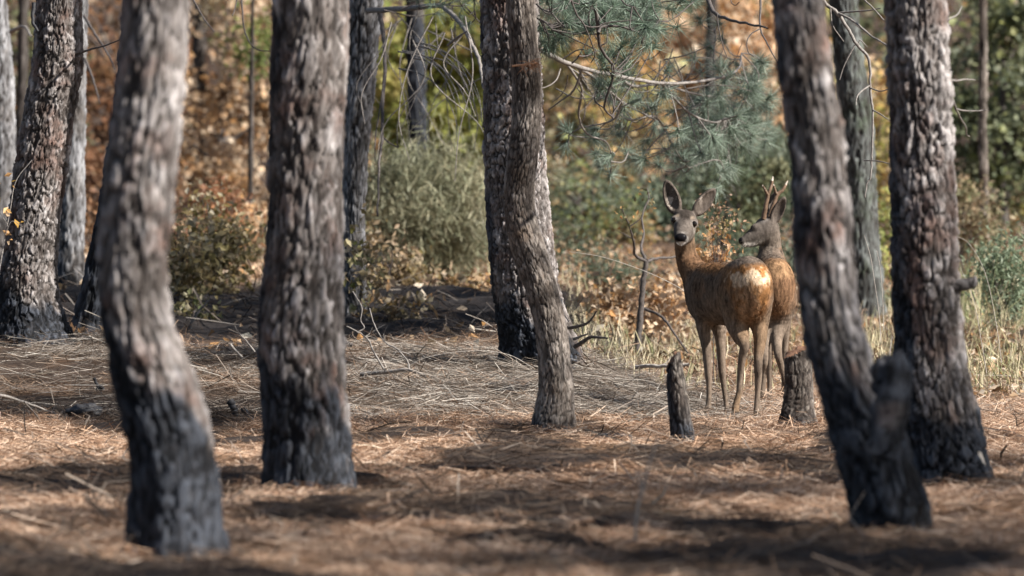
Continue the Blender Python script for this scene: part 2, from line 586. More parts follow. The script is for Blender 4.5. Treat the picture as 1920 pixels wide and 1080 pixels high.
def crown_mesh(seed):
    g = np.random.default_rng(seed)
    mb = MB()
    K = 17
    cen = []
    for q in range(K):
        zz = g.uniform(0.0, 3.9)
        rad = (1.55 - 0.24 * abs(zz - 1.2)) * g.uniform(0.35, 1.0)
        a = g.uniform(0, 2 * math.pi)
        e = np.array([math.cos(a) * rad, math.sin(a) * rad, zz + rad * 0.25])
        cen.append(e)
    cen = np.array(cen)
    n = 3600
    i = g.integers(0, K, n)
    p = cen[i] + g.normal(0, 0.20, (n, 3))
    d = g.normal(size=(n, 3)) + np.array([0, 0, 0.5])
    d /= np.linalg.norm(d, axis=1, keepdims=True)
    w = np.cross(d, g.normal(size=(n, 3)))
    w /= np.linalg.norm(w, axis=1, keepdims=True)
    Ln = g.uniform(0.16, 0.26, (n, 1))
    V = np.stack([p - w * 0.011, p + w * 0.011, p + d * Ln], 1).reshape(-1, 3)
    F = np.arange(n * 3).reshape(-1, 3)
    col = np.array([0.07, 0.10, 0.055]) * g.uniform(0.6, 1.4, (n, 1))
    me = mesh_np('crown', V, F, {'col': np.repeat(col, 3, 0)}, False)
    me.materials.append(M_NEEDLE)
    for e in cen:
        a = np.array([0, 0, max(-0.4, e[2] - 0.7)])
        mb.tube(smooth_path([a, (a + e) / 2 + [0, 0, 0.1], e], 5), 0.028, 0.008, 4)
    V, F = mb.done()
    ml = mesh_np('limbs', V, F)
    ml.materials.append(M_TWIG_DARK)
    return me, ml


CROWN_LIB = [crown_mesh(s) for s in (1, 2, 3)]


def pine(prof, D, label, seed, plate=(0.05, 0.11), relief=0.020, char_z=0.4, char_amp=0.3, side_char_shade=0.0, lump=0.05,
         mat=None, na=150, step=0.016, top=8.5, crown=True, name='pine_tree', group='pine trees with bare trunks'):
    zz, c, r, st, zb = trunk_axis(prof, D, step)
    root = thing(name, (c[np.searchsorted(zz, zb)], D, zb), label, 'tree', group)
    z_end = zz[-1]
    up = np.linspace(z_end, top, 16)[1:]
    lean = np.clip(st, -0.12, 0.12)
    cu = c[-1] + lean * (1 - np.exp(-(up - z_end) / 2.0)) * 2.0
    ru = r[-1] * np.linspace(1, 0.28, len(up))
    z = np.concatenate([zz, up])
    cxx = np.concatenate([c, cu])
    rr = np.concatenate([r, ru])
    V, F, A = bark_surface(cxx, np.full(len(z), float(D)), rr, z, na, seed, plate, relief, zb + char_z, char_amp, side_char_shade, lump)
    part('trunk', V, F, mat or M_BARK, root, A)
    if crown:
        cm, lm = CROWN_LIB[seed % 3]
        o = tag(link('crown', cm, None, root), kind='stuff')
        l = tag(link('limbs', lm, None, o), kind='stuff')
        o.location = (cxx[-1] - root.location.x, 0, top - 3.6 - root.location.z)
        o.rotation_euler = (0, 0, seed * 1.3)
    root['axis_x'] = float(c[0])
    return root


# G_PINE = 'pine trees with bare trunks'
t_front_left = pine(
    [(0, 235, 350), (100, 225, 347), (200, 215, 340), (300, 200, 330), (400, 190, 322), (500, 183, 315), (560, 184, 313), (610, 190, 322),
     (650, 200, 343), (700, 208, 362), (760, 220, 380), (820, 236, 397), (880, 245, 404), (950, 243, 408), (1030, 236, 412)], 15.9,
    'thick crooked out of focus pine trunk with a scorched foot, nearest the bottom edge', 101,
    plate=(0.040, 0.10), relief=0.018, char_z=0.48, char_amp=0.34, lump=0.07, side_char_shade=0.25)
t_mid_left = pine(
    [(0, 512, 650), (100, 512, 650), (200, 508, 646), (300, 506, 641), (400, 503, 640), (500, 497, 640), (560, 487, 641), (640, 484, 641),
     (700, 488, 646), (760, 494, 650), (820, 498, 655), (905, 496, 666)], 20.06,
    'stout straight pine trunk with grey plated bark and a black strip along one side', 102,
    plate=(0.045, 0.13), relief=0.019, char_z=0.38, char_amp=0.26, side_char_shade=0.40)
t_left = pine(
    [(0, 68, 152), (100, 63, 155), (150, 56, 152), (200, 47, 142), (300, 30, 128), (400, 17, 112), (500, 2, 106), (560, -5, 109),
     (600, -10, 122), (640, -22, 138)], 31.0,
    'leaning flaky barked pine with a coal black foot on the needle mound', 103,
    plate=(0.034, 0.072), relief=0.019, char_z=0.27, char_amp=0.22, side_char_shade=0.15, na=230, step=0.008)
t_edge = pine([(0, -30, 12), (150, -24, 26), (300, -20, 30), (600, -24, 32)], 43.0,
              'blurred grey pine trunk mostly cut off by the photo edge', 104, mat=M_BARK_GREY, na=70, step=0.03, char_z=0.3)
t_back_left = pine([(0, 128, 164), (150, 118, 160), (300, 112, 159), (450, 106, 158), (610, 100, 162)], 39.0,
                   'grey pine trunk standing right behind the leaning flaky barked pine', 105, mat=M_BARK_GREY, na=80, step=0.03, char_z=0.4)
t_char = pine([(100, 225, 275), (200, 214, 266), (300, 200, 254), (400, 184, 240), (500, 163, 228), (580, 144, 212), (640, 126, 200)], 32.0,
              'slender leaning trunk burnt black all over, half hidden by the crooked front trunk', 106, mat=M_BARK, na=90, char_z=1.6, char_amp=0.15,
              step=0.02, relief=0.02)
t_behind = pine([(0, 655, 718), (100, 650, 708), (200, 646, 698), (300, 644, 688), (400, 643, 683), (500, 643, 684), (580, 640, 687), (648, 634, 697)], 35.6,
                'greyish pine trunk right behind the stout straight trunk, with a hanging dead branch', 107, mat=M_BARK_GREY, na=100, step=0.02,
                plate=(0.04, 0.12), char_z=0.1, char_amp=0.1)
t_dark = pine([(-20, 760, 794), (100, 762, 797), (200, 764, 799), (420, 764, 802)], 58.0,
              'small distant dark trunk rising behind the round grey green bush', 108, mat=M_BARK_FAR, na=50, step=0.05, char_z=2.2, group='distant trunks')
t_centre = pine(
    [(0, 904, 1006), (100, 905, 1012), (200, 907, 1017), (300, 908, 1020), (350, 911, 1024), (400, 914, 1030), (450, 917, 1036), (500, 920, 1041),
     (560, 926, 1052), (600, 932, 1066), (640, 939, 1081), (672, 944, 1092)], 30.0,
    'sharply focused scaly central pine with needle boughs, behind the slim S shaped trunk', 109,
    plate=(0.038, 0.068), relief=0.020, char_z=0.08, char_amp=0.35, side_char_shade=0.22, na=230, step=0.008)
t_slim = pine(
    [(0, 950, 1000), (100, 957, 1010), (150, 962, 1016), (225, 960, 1014), (300, 950, 1008), (350, 946, 1001), (400, 946, 1002), (450, 953, 1018),
     (500, 968, 1033), (540, 984, 1046), (600, 999, 1059), (640, 1006, 1065), (700, 1012, 1073), (740, 1010, 1075), (780, 1002, 1075), (806, 995, 1075)], 25.55,
    'slim S shaped brown trunk with ridged bark, standing in front of the scaly central pine', 110, mat=M_BARK_BROWN,
    plate=(0.020, 0.055), relief=0.009, char_z=-0.02, char_amp=0.06, lump=0.06, na=200, step=0.009)
t_fork = pine(
    [(0, 1451, 1540), (100, 1457, 1556), (200, 1472, 1575), (300, 1484, 1583), (400, 1490, 1591), (470, 1492, 1601), (540, 1495, 1602), (600, 1505, 1612),
     (640, 1514, 1620), (700, 1526, 1640), (760, 1545, 1672), (840, 1565, 1703), (900, 1583, 1722), (940, 1593, 1733), (985, 1600, 1743)], 17.4,
    'leaning pine trunk in front with a charred foot and a short sawn off fork', 111,
    plate=(0.040, 0.10), relief=0.018, char_z=0.50, char_amp=0.22, side_char_shade=0.42)
t_right = pine(
    [(0, 1660, 1771), (100, 1665, 1778), (200, 1669, 1785), (300, 1671, 1783), (400, 1672, 1791), (500, 1674, 1795), (540, 1675, 1797), (600, 1676, 1802),
     (640, 1677, 1807), (700, 1683, 1817), (760, 1688, 1830), (820, 1692, 1843), (885, 1696, 1862)], 20.95,
    'thick upright pine trunk flaring at a blackened base with a pale wood scar', 112,
    plate=(0.038, 0.080), relief=0.022, char_z=0.32, char_amp=0.45, side_char_shade=0.32, na=210, step=0.011)
t_moss = pine([(0, 1556, 1606), (100, 1563, 1618), (200, 1572, 1634), (300, 1580, 1641), (450, 1588, 1648), (600, 1592, 1660)], 42.0,
              'blurred mossy grey green trunk seen between the forked pine and the thick upright pine', 113, mat=M_BARK_MOSS, na=80, step=0.03, char_z=0.0,
              char_amp=0.05)
t_thin = pine([(150, 1836, 1850), (260, 1835, 1850), (400, 1837, 1853), (510, 1838, 1856)], 54.0,
              'pole thin distant trunk to the right of the thick upright pine', 114, mat=M_BARK_BROWN, na=40, step=0.05, char_z=0.2, top=7.5, group='distant trunks')

# stub and other pieces of the forked trunk
def stub(root, pts, D, r0, r1, seed, mat, name='sawn_fork', charz=9.0):
    P = pxpath(pts, D, n=40)
    na = 48
    mb = MB()
    mb.tube(P, r0, r1, na)
    V, F = mb.done()
    ax = np.repeat(P, na, 0)
    d = V - ax
    d = d * np.repeat(np.sqrt(np.clip(1 - sstep(0.88, 1.0, np.linspace(0, 1, 40)) * 0.55, 0, 1)), na)[:, None]
    h = fbm(V[:, 0] * 22, V[:, 1] * 22, V[:, 2] * 14, seed, 4)
    V = ax + d * (1 + 0.16 * h[:, None])
    V[:, 2] += 0.03 * fbm(V[:, 0] * 40, V[:, 1] * 40, V[:, 2] * 0, seed + 2, 2) * sstep(0.7, 1.0, np.repeat(np.linspace(0, 1, 40), na))
    top = V[-na:]
    V = np.vstack([V, top.mean(0, keepdims=True) + (P[-1] - P[-2]) * 0.6])
    c = len(V) - 1
    k = len(V) - 1 - na
    Fc = np.array([[k + q, k + (q + 1) % na, c, c] for q in range(na)])
    tri = np.vstack([F[:, [0, 1, 2]], F[:, [0, 2, 3]], Fc[:, :3]])
    n = len(V)
    cell = np.clip(0.5 + 0.5 * fbm(V[:, 0] * 30, V[:, 1] * 30, V[:, 2] * 20, seed + 1, 2), 0, 1)
    return part(name, V, tri, mat, root, {'char': np.clip(0.97 - 0.35 * sstep(0.05, 0.35, fbm(V[:, 0] * 14, V[:, 1] * 14, V[:, 2] * 9, seed + 9, 3)), 0, 1) if charz > 1 else np.full(n, 0.2),
                  'fis': sstep(0.10, 0.0, np.abs(fbm(V[:, 0] * 26, V[:, 1] * 26, V[:, 2] * 8, seed + 4, 3))), 'cell': cell})


stub(t_fork, [(1640, 850), (1655, 790), (1668, 730), (1676, 666)], 17.36, 0.088, 0.058, 5, M_BARK)
stub(t_right, [(1785, 536), (1812, 533), (1832, 529)], 20.9, 0.026, 0.020, 8, M_BARK, 'branch_stub', 0)
rim = [(1836, 846), (1841, 849), (1845, 860), (1850, 878), (1848, 888), (1842, 886), (1838, 872), (1833, 856)]
V = np.array([at(px, py, 20.812 + (px - 1833) * 0.0016) for px, py in rim])
V2 = V + np.array([-0.012, 0.05, 0])
VV = np.vstack([V, V2, [V.mean(0) + [0.004, -0.006, 0]]])
T = []
for q in range(8):
    w = (q + 1) % 8
    T += [[q, w, 16], [q, 8 + q, 8 + w], [q, 8 + w, w]]
part('wood_scar', VV, T, M_PALE, t_right, smooth=False)


# ------------------------------------------------------------------ pines that stand outside the picture, right of it: their shade falls in
def shade_pine(x, y, seed, h=9.0):
    z = float(ground_z(x, y))
    root = thing('pine_tree', (x, y, z), 'pine standing outside the picture whose shade falls across the needles', 'tree', 'pines beyond the frame')
    zz = np.linspace(z - 0.3, h, 40)
    na = 28
    r = np.interp(zz, [z, h], [0.15, 0.04])
    g = random.Random(seed)
    lx, ly = g.uniform(-0.05, 0.05), g.uniform(-0.05, 0.05)
    V, F, A = bark_surface(x + lx * (zz - z), y + ly * (zz - z), r, zz, na, seed, (0.08, 0.2), 0.015, 0.4, 0.2, 0.0, 0.05)
    part('trunk', V, F, M_BARK, root, A)
    cm, lm = CROWN_LIB[seed % 3]
    o = tag(link('crown', cm, None, root), kind='stuff')
    tag(link('limbs', lm, None, o), kind='stuff')
    o.location = (lx * (h - z), ly * (h - z), h - 3.6 - z)
    o.rotation_euler = (0, 0, seed)


for q, (x, y, h) in enumerate([(7.9, 13.5, 8.7), (8.9, 11.1, 8.6), (9.8, 11.6, 8.8), (9.5, 14.4, 8.6), (10.3, 16.6, 8.7), (8.2, 16.6, 8.5), (10.7, 12.4, 8.6),
                               (5.5, 31.6, 9.0), (6.4, 22.8, 8.8), (5.8, 33.4, 9.4), (4.6, 34.9, 8.6), (10.6, 18.9, 8.7)]):
    shade_pine(x, y, 300 + q, h)


# ------------------------------------------------------------------ needle litter
def ribbons(P, dirv, length, width, bend, col, side=None):
    """curved two-quad ribbons; returns V, F, col"""
    n = len(P)
    if side is None:
        side = np.cross(dirv, rand_unit(n) * 0.6 + np.array([0, 0, 1.0]))
    side = side / (np.linalg.norm(side, axis=1, keepdims=True) + 1e-9)
    nrm = np.cross(side, dirv)
    L = length[:, None]
    w = width[:, None]
    a = P - dirv * L * 0.5
    b = P + (nrm * 0.6 + side * 0.8) * bend[:, None] * L
    c = P + dirv * L * 0.5
    V = np.stack([a - side * w * 0.5, a + side * w * 0.5, b + side * w * 0.5, b - side * w * 0.5, c + side * w * 0.3, c - side * w * 0.3], 1)
    i = np.arange(n)[:, None] * 6
    F = np.concatenate([i + np.array([[0, 1, 2, 3]]), i + np.array([[3, 2, 4, 5]])], 0)
    return V.reshape(-1, 3), F, np.repeat(col, 6, 0)


def litter(n, y0, y1, length, width, tilt, palette, var, spread, keep_burn_shade, lift, bias=1.0, halfw=0.105, flow=0.0, mask=None, w=None):
    u = rng.random(n * 2)
    y = y0 + (y1 - y0) * u ** bias
    x = rng.uniform(-1, 1, n * 2) * (y * halfw + 0.25)
    b = burn_shade_mask(x, y)
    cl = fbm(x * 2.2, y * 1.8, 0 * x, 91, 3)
    keep = rng.random(n * 2) > b * keep_burn_shade
    keep &= rng.random(n * 2) < 0.62 + 0.9 * cl
    if mask is not None:
        keep &= rng.random(n * 2) < mask(x, y)
    x, y = x[keep][:n], y[keep][:n]
    m = len(x)
    a = flow * fbm(x * 0.9, y * 0.7, 0 * x, 61, 2) * 3 + rng.normal(0, spread, m)
    t = rng.normal(0, tilt, m)
    d = np.stack([np.cos(a) * np.cos(t), np.sin(a) * np.cos(t), np.sin(t)], -1)
    L = length * rng.uniform(0.55, 1.35, m)
    z = ground_z(x, y) + np.abs(rng.normal(0, lift, m)) + np.abs(np.sin(t)) * L * 0.42 + 0.003
    col = pal(palette, m, var, w)
    bb = burn_shade_mask(x, y)[:, None]
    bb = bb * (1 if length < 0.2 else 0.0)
    col = col * (1 - bb) + bb * (0.10 * col + np.array([0.010, 0.009, 0.009]))  # needles take the same scorch and painted shade as the soil
    P = np.stack([x, y, z], -1)
    V, F, C = ribbons(P, d, L, width * rng.uniform(0.6, 1.3, m), rng.normal(0, 0.13, m), col)
    return V, F, C


def join(parts):
    Vs, Fs, Cs, k = [], [], [], 0
    for V, F, C in parts:
        Vs.append(V)
        Fs.append(F + k)
        Cs.append(C)
        k += len(V)
    return np.concatenate(Vs), np.concatenate(Fs), np.concatenate(Cs)


TAN = [(0.56, 0.385, 0.265), (0.44, 0.28, 0.18), (0.31, 0.18, 0.11), (0.14, 0.08, 0.052), (0.66, 0.51, 0.39)]
BROWN_ = [(0.10, 0.06, 0.035), (0.06, 0.04, 0.03)]
STRAW = [(0.38, 0.335, 0.285), (0.27, 0.225, 0.185), (0.15, 0.12, 0.095), (0.06, 0.047, 0.039), (0.47, 0.425, 0.37)]


V, F, C = join([
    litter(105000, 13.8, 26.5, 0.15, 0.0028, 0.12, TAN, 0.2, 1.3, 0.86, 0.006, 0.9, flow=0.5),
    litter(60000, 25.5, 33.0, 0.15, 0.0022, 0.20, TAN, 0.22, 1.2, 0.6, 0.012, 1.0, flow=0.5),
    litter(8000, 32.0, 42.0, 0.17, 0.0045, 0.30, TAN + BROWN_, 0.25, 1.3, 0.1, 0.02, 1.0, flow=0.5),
])
o = part('pine_needle_litter', V, F, M_STRAW, None, {'col': C}, False)
tag(o, 'rust and tan dry pine needles covering the forest floor', 'needle litter', kind='stuff')


def straw_zone(x, y):
    t = sstep(26.0, 27.2, y + 0.5 * fbm(x * 1.3, y * 0.6, 0 * x, 15, 2)) * sstep(32.5, 31.0, y)
    side = sstep(-1.1, -0.6, x) * sstep(1.25, 0.85, x) + 0.5 * sstep(-0.9, -1.3, x) * sstep(28.8, 29.6, y)
    return np.clip(t * (side + 0.12), 0, 1)


V, F, C = join([
    litter(60000, 26, 31.8, 0.20, 0.0029, 0.13, STRAW, 0.2, 0.75, 0.55, 0.022, 1.0, flow=0.35, mask=straw_zone),
    litter(1300, 26, 32.5, 0.34, 0.0042, 0.20, STRAW[:4], 0.2, 0.7, 0.4, 0.03, 1.0, flow=0.35, mask=straw_zone),
])
V2, F2, C2 = litter(1500, 14.5, 33, 0.20, 0.0075, 0.25, [(0.05, 0.04, 0.033), (0.13, 0.10, 0.08), (0.03, 0.027, 0.025), (0.26, 0.21, 0.17)], 0.2, 1.3, 0.0, 0.015, 1.0, flow=0.3)
B2 = litter(700, 32.2, 41.0, 0.26, 0.008, 0.35, [(0.03, 0.026, 0.024), (0.16, 0.13, 0.11), (0.30, 0.26, 0.22)], 0.2, 1.0, 0.0, 0.03, 1.0, flow=0.3)
V2, F2, C2 = join([(V2, F2, C2), B2])
o = part('twig_litter', V2, F2, M_STRAW, None, {'col': C2}, False)
tag(o, 'small dark twigs and bark flakes strewn over the needles', 'twig litter', kind='stuff')
o = part('straw_litter', V, F, M_STRAW, None, {'col': C}, False)
tag(o, 'pale grey straw like needles heaped around the central pine', 'straw litter', kind='stuff')


# ------------------------------------------------------------------ leaves and shrubs
def leaves(P, size, col, asp=0.55, flat=0.0):
    n = len(P)
    d = rand_unit(n)
    nn = rand_unit(n) + np.array([0.15, -0.25, 0.35])
    s = np.cross(d, nn)
    s /= np.linalg.norm(s, axis=1, keepdims=True) + 1e-9
    up = np.cross(s, d)
    L = (size * rng.uniform(0.6, 1.3, n))[:, None]
    w = L * asp * 0.5
    V = np.stack([P, P + d * L * 0.55 + s * w + up * L * 0.10, P + d * L, P + d * L * 0.5 - s * w + up * L * 0.10], 1).reshape(-1, 3)
    i = np.arange(n)[:, None] * 4
    return V, i + np.array([[0, 1, 2, 3]]), np.repeat(col, 4, 0)


def blob_points(c, rad, n, K, spread, shell=0.5):
    """n points in K uneven clumps inside an ellipsoid"""
    d = rand_unit(K)
    rr = rng.random(K) ** (1 / 3)
    rr = np.maximum(rr, shell * rng.random(K))
    cen = np.asarray(c) + d * rr[:, None] * np.asarray(rad)
    w = rng.random(K) ** 1.5 + 0.15
    i = rng.choice(K, n, p=w / w.sum())
    sp = spread * rng.uniform(0.5, 1.3, K)
    return cen, i, cen[i] + rng.normal(0, 1, (n, 3)) * sp[i][:, None]


ORANGE = [(0.56, 0.30, 0.115), (0.46, 0.25, 0.10), (0.64, 0.45, 0.28), (0.15, 0.08, 0.04), (0.76, 0.62, 0.47), (0.10, 0.065, 0.035)]
RUST = [(0.28, 0.125, 0.06), (0.19, 0.09, 0.05), (0.38, 0.20, 0.10)]
BEIGE = [(0.48, 0.34, 0.21), (0.34, 0.23, 0.13), (0.58, 0.47, 0.35), (0.15, 0.095, 0.055)]
YGREEN = [(0.33, 0.37, 0.09), (0.42, 0.42, 0.13), (0.16, 0.21, 0.055), (0.52, 0.42, 0.18)]
OLIVE = [(0.12, 0.145, 0.07), (0.17, 0.18, 0.09), (0.08, 0.10, 0.05), (0.24, 0.22, 0.12)]
DARKGREEN = [(0.06, 0.09, 0.055), (0.09, 0.12, 0.075), (0.04, 0.06, 0.038)]
GREYGREEN = [(0.16, 0.185, 0.12), (0.21, 0.23, 0.155), (0.10, 0.12, 0.08), (0.27, 0.28, 0.20)]
BROWN = [(0.12, 0.075, 0.04), (0.17, 0.10, 0.05), (0.08, 0.05, 0.03)]
GLINT = [(0.16, 0.12, 0.04), (0.24, 0.17, 0.07), (0.10, 0.085, 0.03), (0.42, 0.36, 0.26)]


def plant(name, label, cat, px, py, D, hw, hh, palette, n, size, K=34, spread=0.11, depth=None, group=None, weights=None, asp=0.55, stem_r=0.02,
          needle=False, var=0.2, stems=1, foliage='foliage', tm=None):
    c = at(px, py, D)
    s = D / FPX
    rad = np.array([hw * s, depth or max(hw, hh) * s * 0.8, hh * s])
    gz = float(ground_z(c[0], D))
    root = thing(name, (c[0], D, gz), label, cat, group)
    cen, idx, P = blob_points(c, rad, n, K, spread)
    ok = P[:, 2] > ground_z(P[:, 0], P[:, 1]) + 0.01
    P = P[ok]
    # each clump leans to its own mix of the palette
    pc = pal(palette, K, var, weights)
    col = 0.55 * pc[idx[ok]] + 0.45 * pal(palette, len(P), var, weights)
    if needle:
        m = len(P)
        d = rand_unit(m) + np.array([0, 0, 0.4])
        d /= np.linalg.norm(d, axis=1, keepdims=True)
        V, F, C = ribbons(P, d, size * rng.uniform(0.6, 1.3, m), np.full(m, asp), rng.normal(0, 0.08, m), col)
        part(foliage, V, F, M_NEEDLE, root, {'col': C}, False)
    else:
        V, F, C = leaves(P, size, col, asp)
        part(foliage, V, F, M_LEAF, root, {'col': C}, False)
    mb = MB()
    for q in range(stems):
        bx = c[0] + (rng.uniform(-0.3, 0.3) * rad[0] if stems > 1 else 0)
        b0 = np.array([bx, D, gz - 0.1])
        top = c + np.array([0, 0, rad[2] * 0.3]) + (rng.normal(0, 0.25, 3) * rad if stems > 1 else 0)
        mid = (b0 + top) / 2 + rng.normal(0, 0.06, 3) * rad[0]
        main = smooth_path([b0, mid, top], 9)
        mb.tube(main, stem_r, stem_r * 0.4, 6)
    for e in cen[:: max(1, K // 16)]:
        a = main[min(8, max(1, int(8 * np.clip((e[2] - gz) / (top[2] - gz + 1e-3) * 0.7, 0.1, 0.95))))]
        mb.tube(smooth_path([a, (a + e) / 2 + [0, 0, 0.04 * rad[2]], e], 5), stem_r * 0.4, stem_r * 0.12, 4)
    V, F = mb.done()
    part('stem' if stem_r < 0.04 else 'trunk', V, F, tm or M_TWIG_DARK, root)
    return root


G_OAK = 'autumn oaks behind the pines'
G_SHRUB = 'undergrowth shrubs'
OAKS = [
    # px, py, D, hw, hh, palette, n, label
    (430, 190, 58, 170, 250, ORANGE + BEIGE + ORANGE[4:5], 5000, 'tall copper and beige leaved oak filling the gap between the two big left trunks'),
    (230, 180, 64, 170, 230, BROWN + RUST, 2800, 'dark brown leaved oak behind the crooked front trunk'),
    (60, 240, 66, 120, 260, BROWN + OLIVE, 2400, 'dull brown oak at the edge behind the leaning flaky pine'),
    (815, 175, 53, 135, 150, YGREEN + YGREEN[:2] + [(0.40, 0.40, 0.12), (0.45, 0.26, 0.10)], 7000, 'yellow green leaved oak above the round grey green bush'),
    (610, 200, 72, 150, 260, ORANGE + BROWN, 2600, 'rust leaved oak hidden mostly by the stout straight trunk'),
    (1120, 200, 61, 160, 190, ORANGE + YGREEN + ORANGE[4:5], 4500, 'orange oak behind the low needle bough'),
    (1330, 130, 62, 170, 170, ORANGE[:3] + ORANGE[4:5] + BEIGE[2:3], 6500, 'bright orange oak behind the far end of the needle boughs'),
    (1640, 300, 58, 90, 220, ORANGE + YGREEN, 2600, 'orange and lime leaved oak between the two right hand trunks'),
    (1880, 170, 52, 150, 210, OLIVE + GREYGREEN + YGREEN[1:2] + OLIVE[1:2], 4200, 'olive green tree in the upper right corner'),
    (1890, 390, 57, 90, 80, ORANGE + YGREEN, 1800, 'orange oak under the olive green tree at the right edge'),
    (990, 330, 70, 150, 200, ORANGE + OLIVE, 2200, 'distant oak peeping out right beside the scaly central pine'),
    (1500, 200, 74, 150, 220, ORANGE + YGREEN, 2400, 'distant oak hidden mostly by the leaning forked trunk'),
]
for q, (px, py, D, hw, hh, pl, n, lb) in enumerate(OAKS):
    plant('oak_tree', lb, 'tree', px, py, D * 1.3, hw, hh, pl, int(n * 1.1), 0.12, K=64, spread=0.15, group=G_OAK, stem_r=0.08, asp=0.75)

SHRUBS = [
    ('oak_shrub', 'low brown green leaved shrub between the feet of the two big left trunks', 395, 470, 39, 85, 110, GLINT, 1900, 0.055, 0.6, 0.012),
    ('fern_shrub', 'rusty red dry shrub above the low brown green one, left of the stout trunk', 420, 400, 47, 55, 70, RUST, 900, 0.06, 0.35, 0.01),
    ('beech_shrub', 'copper leaved thicket behind the rusty red dry shrub', 440, 470, 53, 110, 100, BEIGE + ORANGE, 2200, 0.08, 0.7, 0.015),
    ('oak_shrub', 'beige and ochre leaved shrub at the foot of the round grey green bush', 720, 500, 39.5, 85, 75, BEIGE + GLINT, 1500, 0.055, 0.55, 0.01),
    ('oak_seedling', 'small tuft of ochre and brown leaves left of the scaly central pine', 875, 550, 38.5, 60, 30, ORANGE + GLINT, 500, 0.07, 0.6, 0.006),
    ('oak_shrub', 'dark brown leaved shrub behind the burnt leaning trunk', 255, 480, 48, 120, 120, BROWN + RUST, 1800, 0.07, 0.6, 0.012),
    ('oak_shrub', 'orange leaved shrub behind the bare sapling', 1185, 590, 36.5, 100, 50, ORANGE[:3] + ORANGE[4:5] + BEIGE, 1500, 0.055, 0.65, 0.008),
    ('heath_shrub', 'greyish heath bush behind the bare sapling', 1120, 500, 44, 110, 45, GREYGREEN + DARKGREEN + BEIGE[:1], 1700, 0.05, 0.4, 0.01),
    ('evergreen_shrub', 'muted green shrub right of the scaly central pine', 1120, 400, 60, 130, 90, GREYGREEN + DARKGREEN + YGREEN[:1] + ORANGE[:1], 3000, 0.06, 0.5, 0.015),
    ('evergreen_shrub', 'dark green shrub behind the two deer', 1370, 350, 52, 120, 110, DARKGREEN + OLIVE, 2600, 0.07, 0.5, 0.02),
    ('evergreen_shrub', 'dark green thicket below the dark shrub, behind the deer legs', 1400, 500, 48, 130, 80, DARKGREEN + GREYGREEN, 1700, 0.06, 0.5, 0.012),
    ('oak_seedling', 'sapling with pinkish dry leaves between the two deer heads', 1345, 425, 31.2, 38, 50, [(0.40, 0.24, 0.16), (0.28, 0.16, 0.09), (0.46, 0.33, 0.25), (0.26, 0.24, 0.08), (0.12, 0.09, 0.05)], 230, 0.027, 0.6, 0.0035),
    ('oak_seedling', 'orange leaved seedling right in front of the buck throat', 1338, 478, 31.4, 26, 20, ORANGE[:3], 110, 0.05, 0.6, 0.004),
    ('oak_seedling', 'spindly sapling with ochre leaves in front of the greyish trunk behind the stout one', 678, 500, 34.4, 34, 85, GLINT + BEIGE[:1] + YGREEN[:1], 190, 0.055, 0.6, 0.006),
    ('oak_shrub', 'yellowish leaved shrub low behind the crooked front trunk', 345, 505, 36.5, 48, 85, GLINT + YGREEN[3:] + BEIGE[:1], 700, 0.06, 0.6, 0.010),
    ('oak_seedling', 'seedling with large beige and ochre leaves left of the central pine foot', 745, 575, 35.5, 55, 38, GLINT + BEIGE + ORANGE[:1], 260, 0.055, 0.6, 0.006),
    ('oak_seedling', 'seedling with green and brown leaves under the yellowish leaved shrub', 365, 590, 34.6, 42, 32, GLINT + OLIVE[:2], 190, 0.055, 0.6, 0.006),
    ('herb_shrub', 'pale sage green herb bush at the right edge among dry grass', 1895, 530, 37, 60, 70, [(0.20, 0.25, 0.16), (0.27, 0.32, 0.22), (0.14, 0.18, 0.10)], 1900, 0.05, 0.35, 0.006),
    ('evergreen_shrub', 'grey brown thicket between the thick upright pine and the pole thin trunk', 1815, 420, 50, 70, 90, OLIVE + BEIGE, 1500, 0.06, 0.5, 0.012),
    ('evergreen_shrub', 'lime green shrub between the mossy trunk and the thick upright pine', 1640, 440, 50, 60, 90, YGREEN + OLIVE, 1300, 0.06, 0.5, 0.012),
    ('heath_shrub', 'dull green shrub at the foot of the mossy trunk', 1620, 570, 43, 80, 40, GREYGREEN + OLIVE, 900, 0.05, 0.4, 0.008),
]
for (nm, lb, px, py, D, hw, hh, pl, n, sz, asp, sr) in SHRUBS:
    plant(nm, lb, 'seedling' if 'seedling' in nm else 'shrub', px, py, D, hw, hh, pl, n, sz, K=26, spread=0.09 if n > 600 else 0.045, group=G_SHRUB, stem_r=sr, asp=asp,
          stems=3 if n > 600 else 1)
plant('juniper_bush', 'big round grey green bush with feathery sprays, left of the central pine', 'bush', 800, 405, 45, 118, 125,
      [(0.20, 0.205, 0.125), (0.26, 0.26, 0.175), (0.125, 0.135, 0.08), (0.32, 0.28, 0.18)], 21000, 0.11, K=70, spread=0.15, group=None, asp=0.007, needle=True,
      stems=5, stem_r=0.02, depth=0.6)
plant('bright_seedling', 'patch of fresh green leaves high between the two big left trunks', 'sapling', 470, 80, 66, 42, 40, [(0.17, 0.22, 0.06), (0.11, 0.16, 0.045), (0.26, 0.24, 0.07)], 420, 0.10, K=12,
      spread=0.14, group=None, asp=0.4, stem_r=0.012)

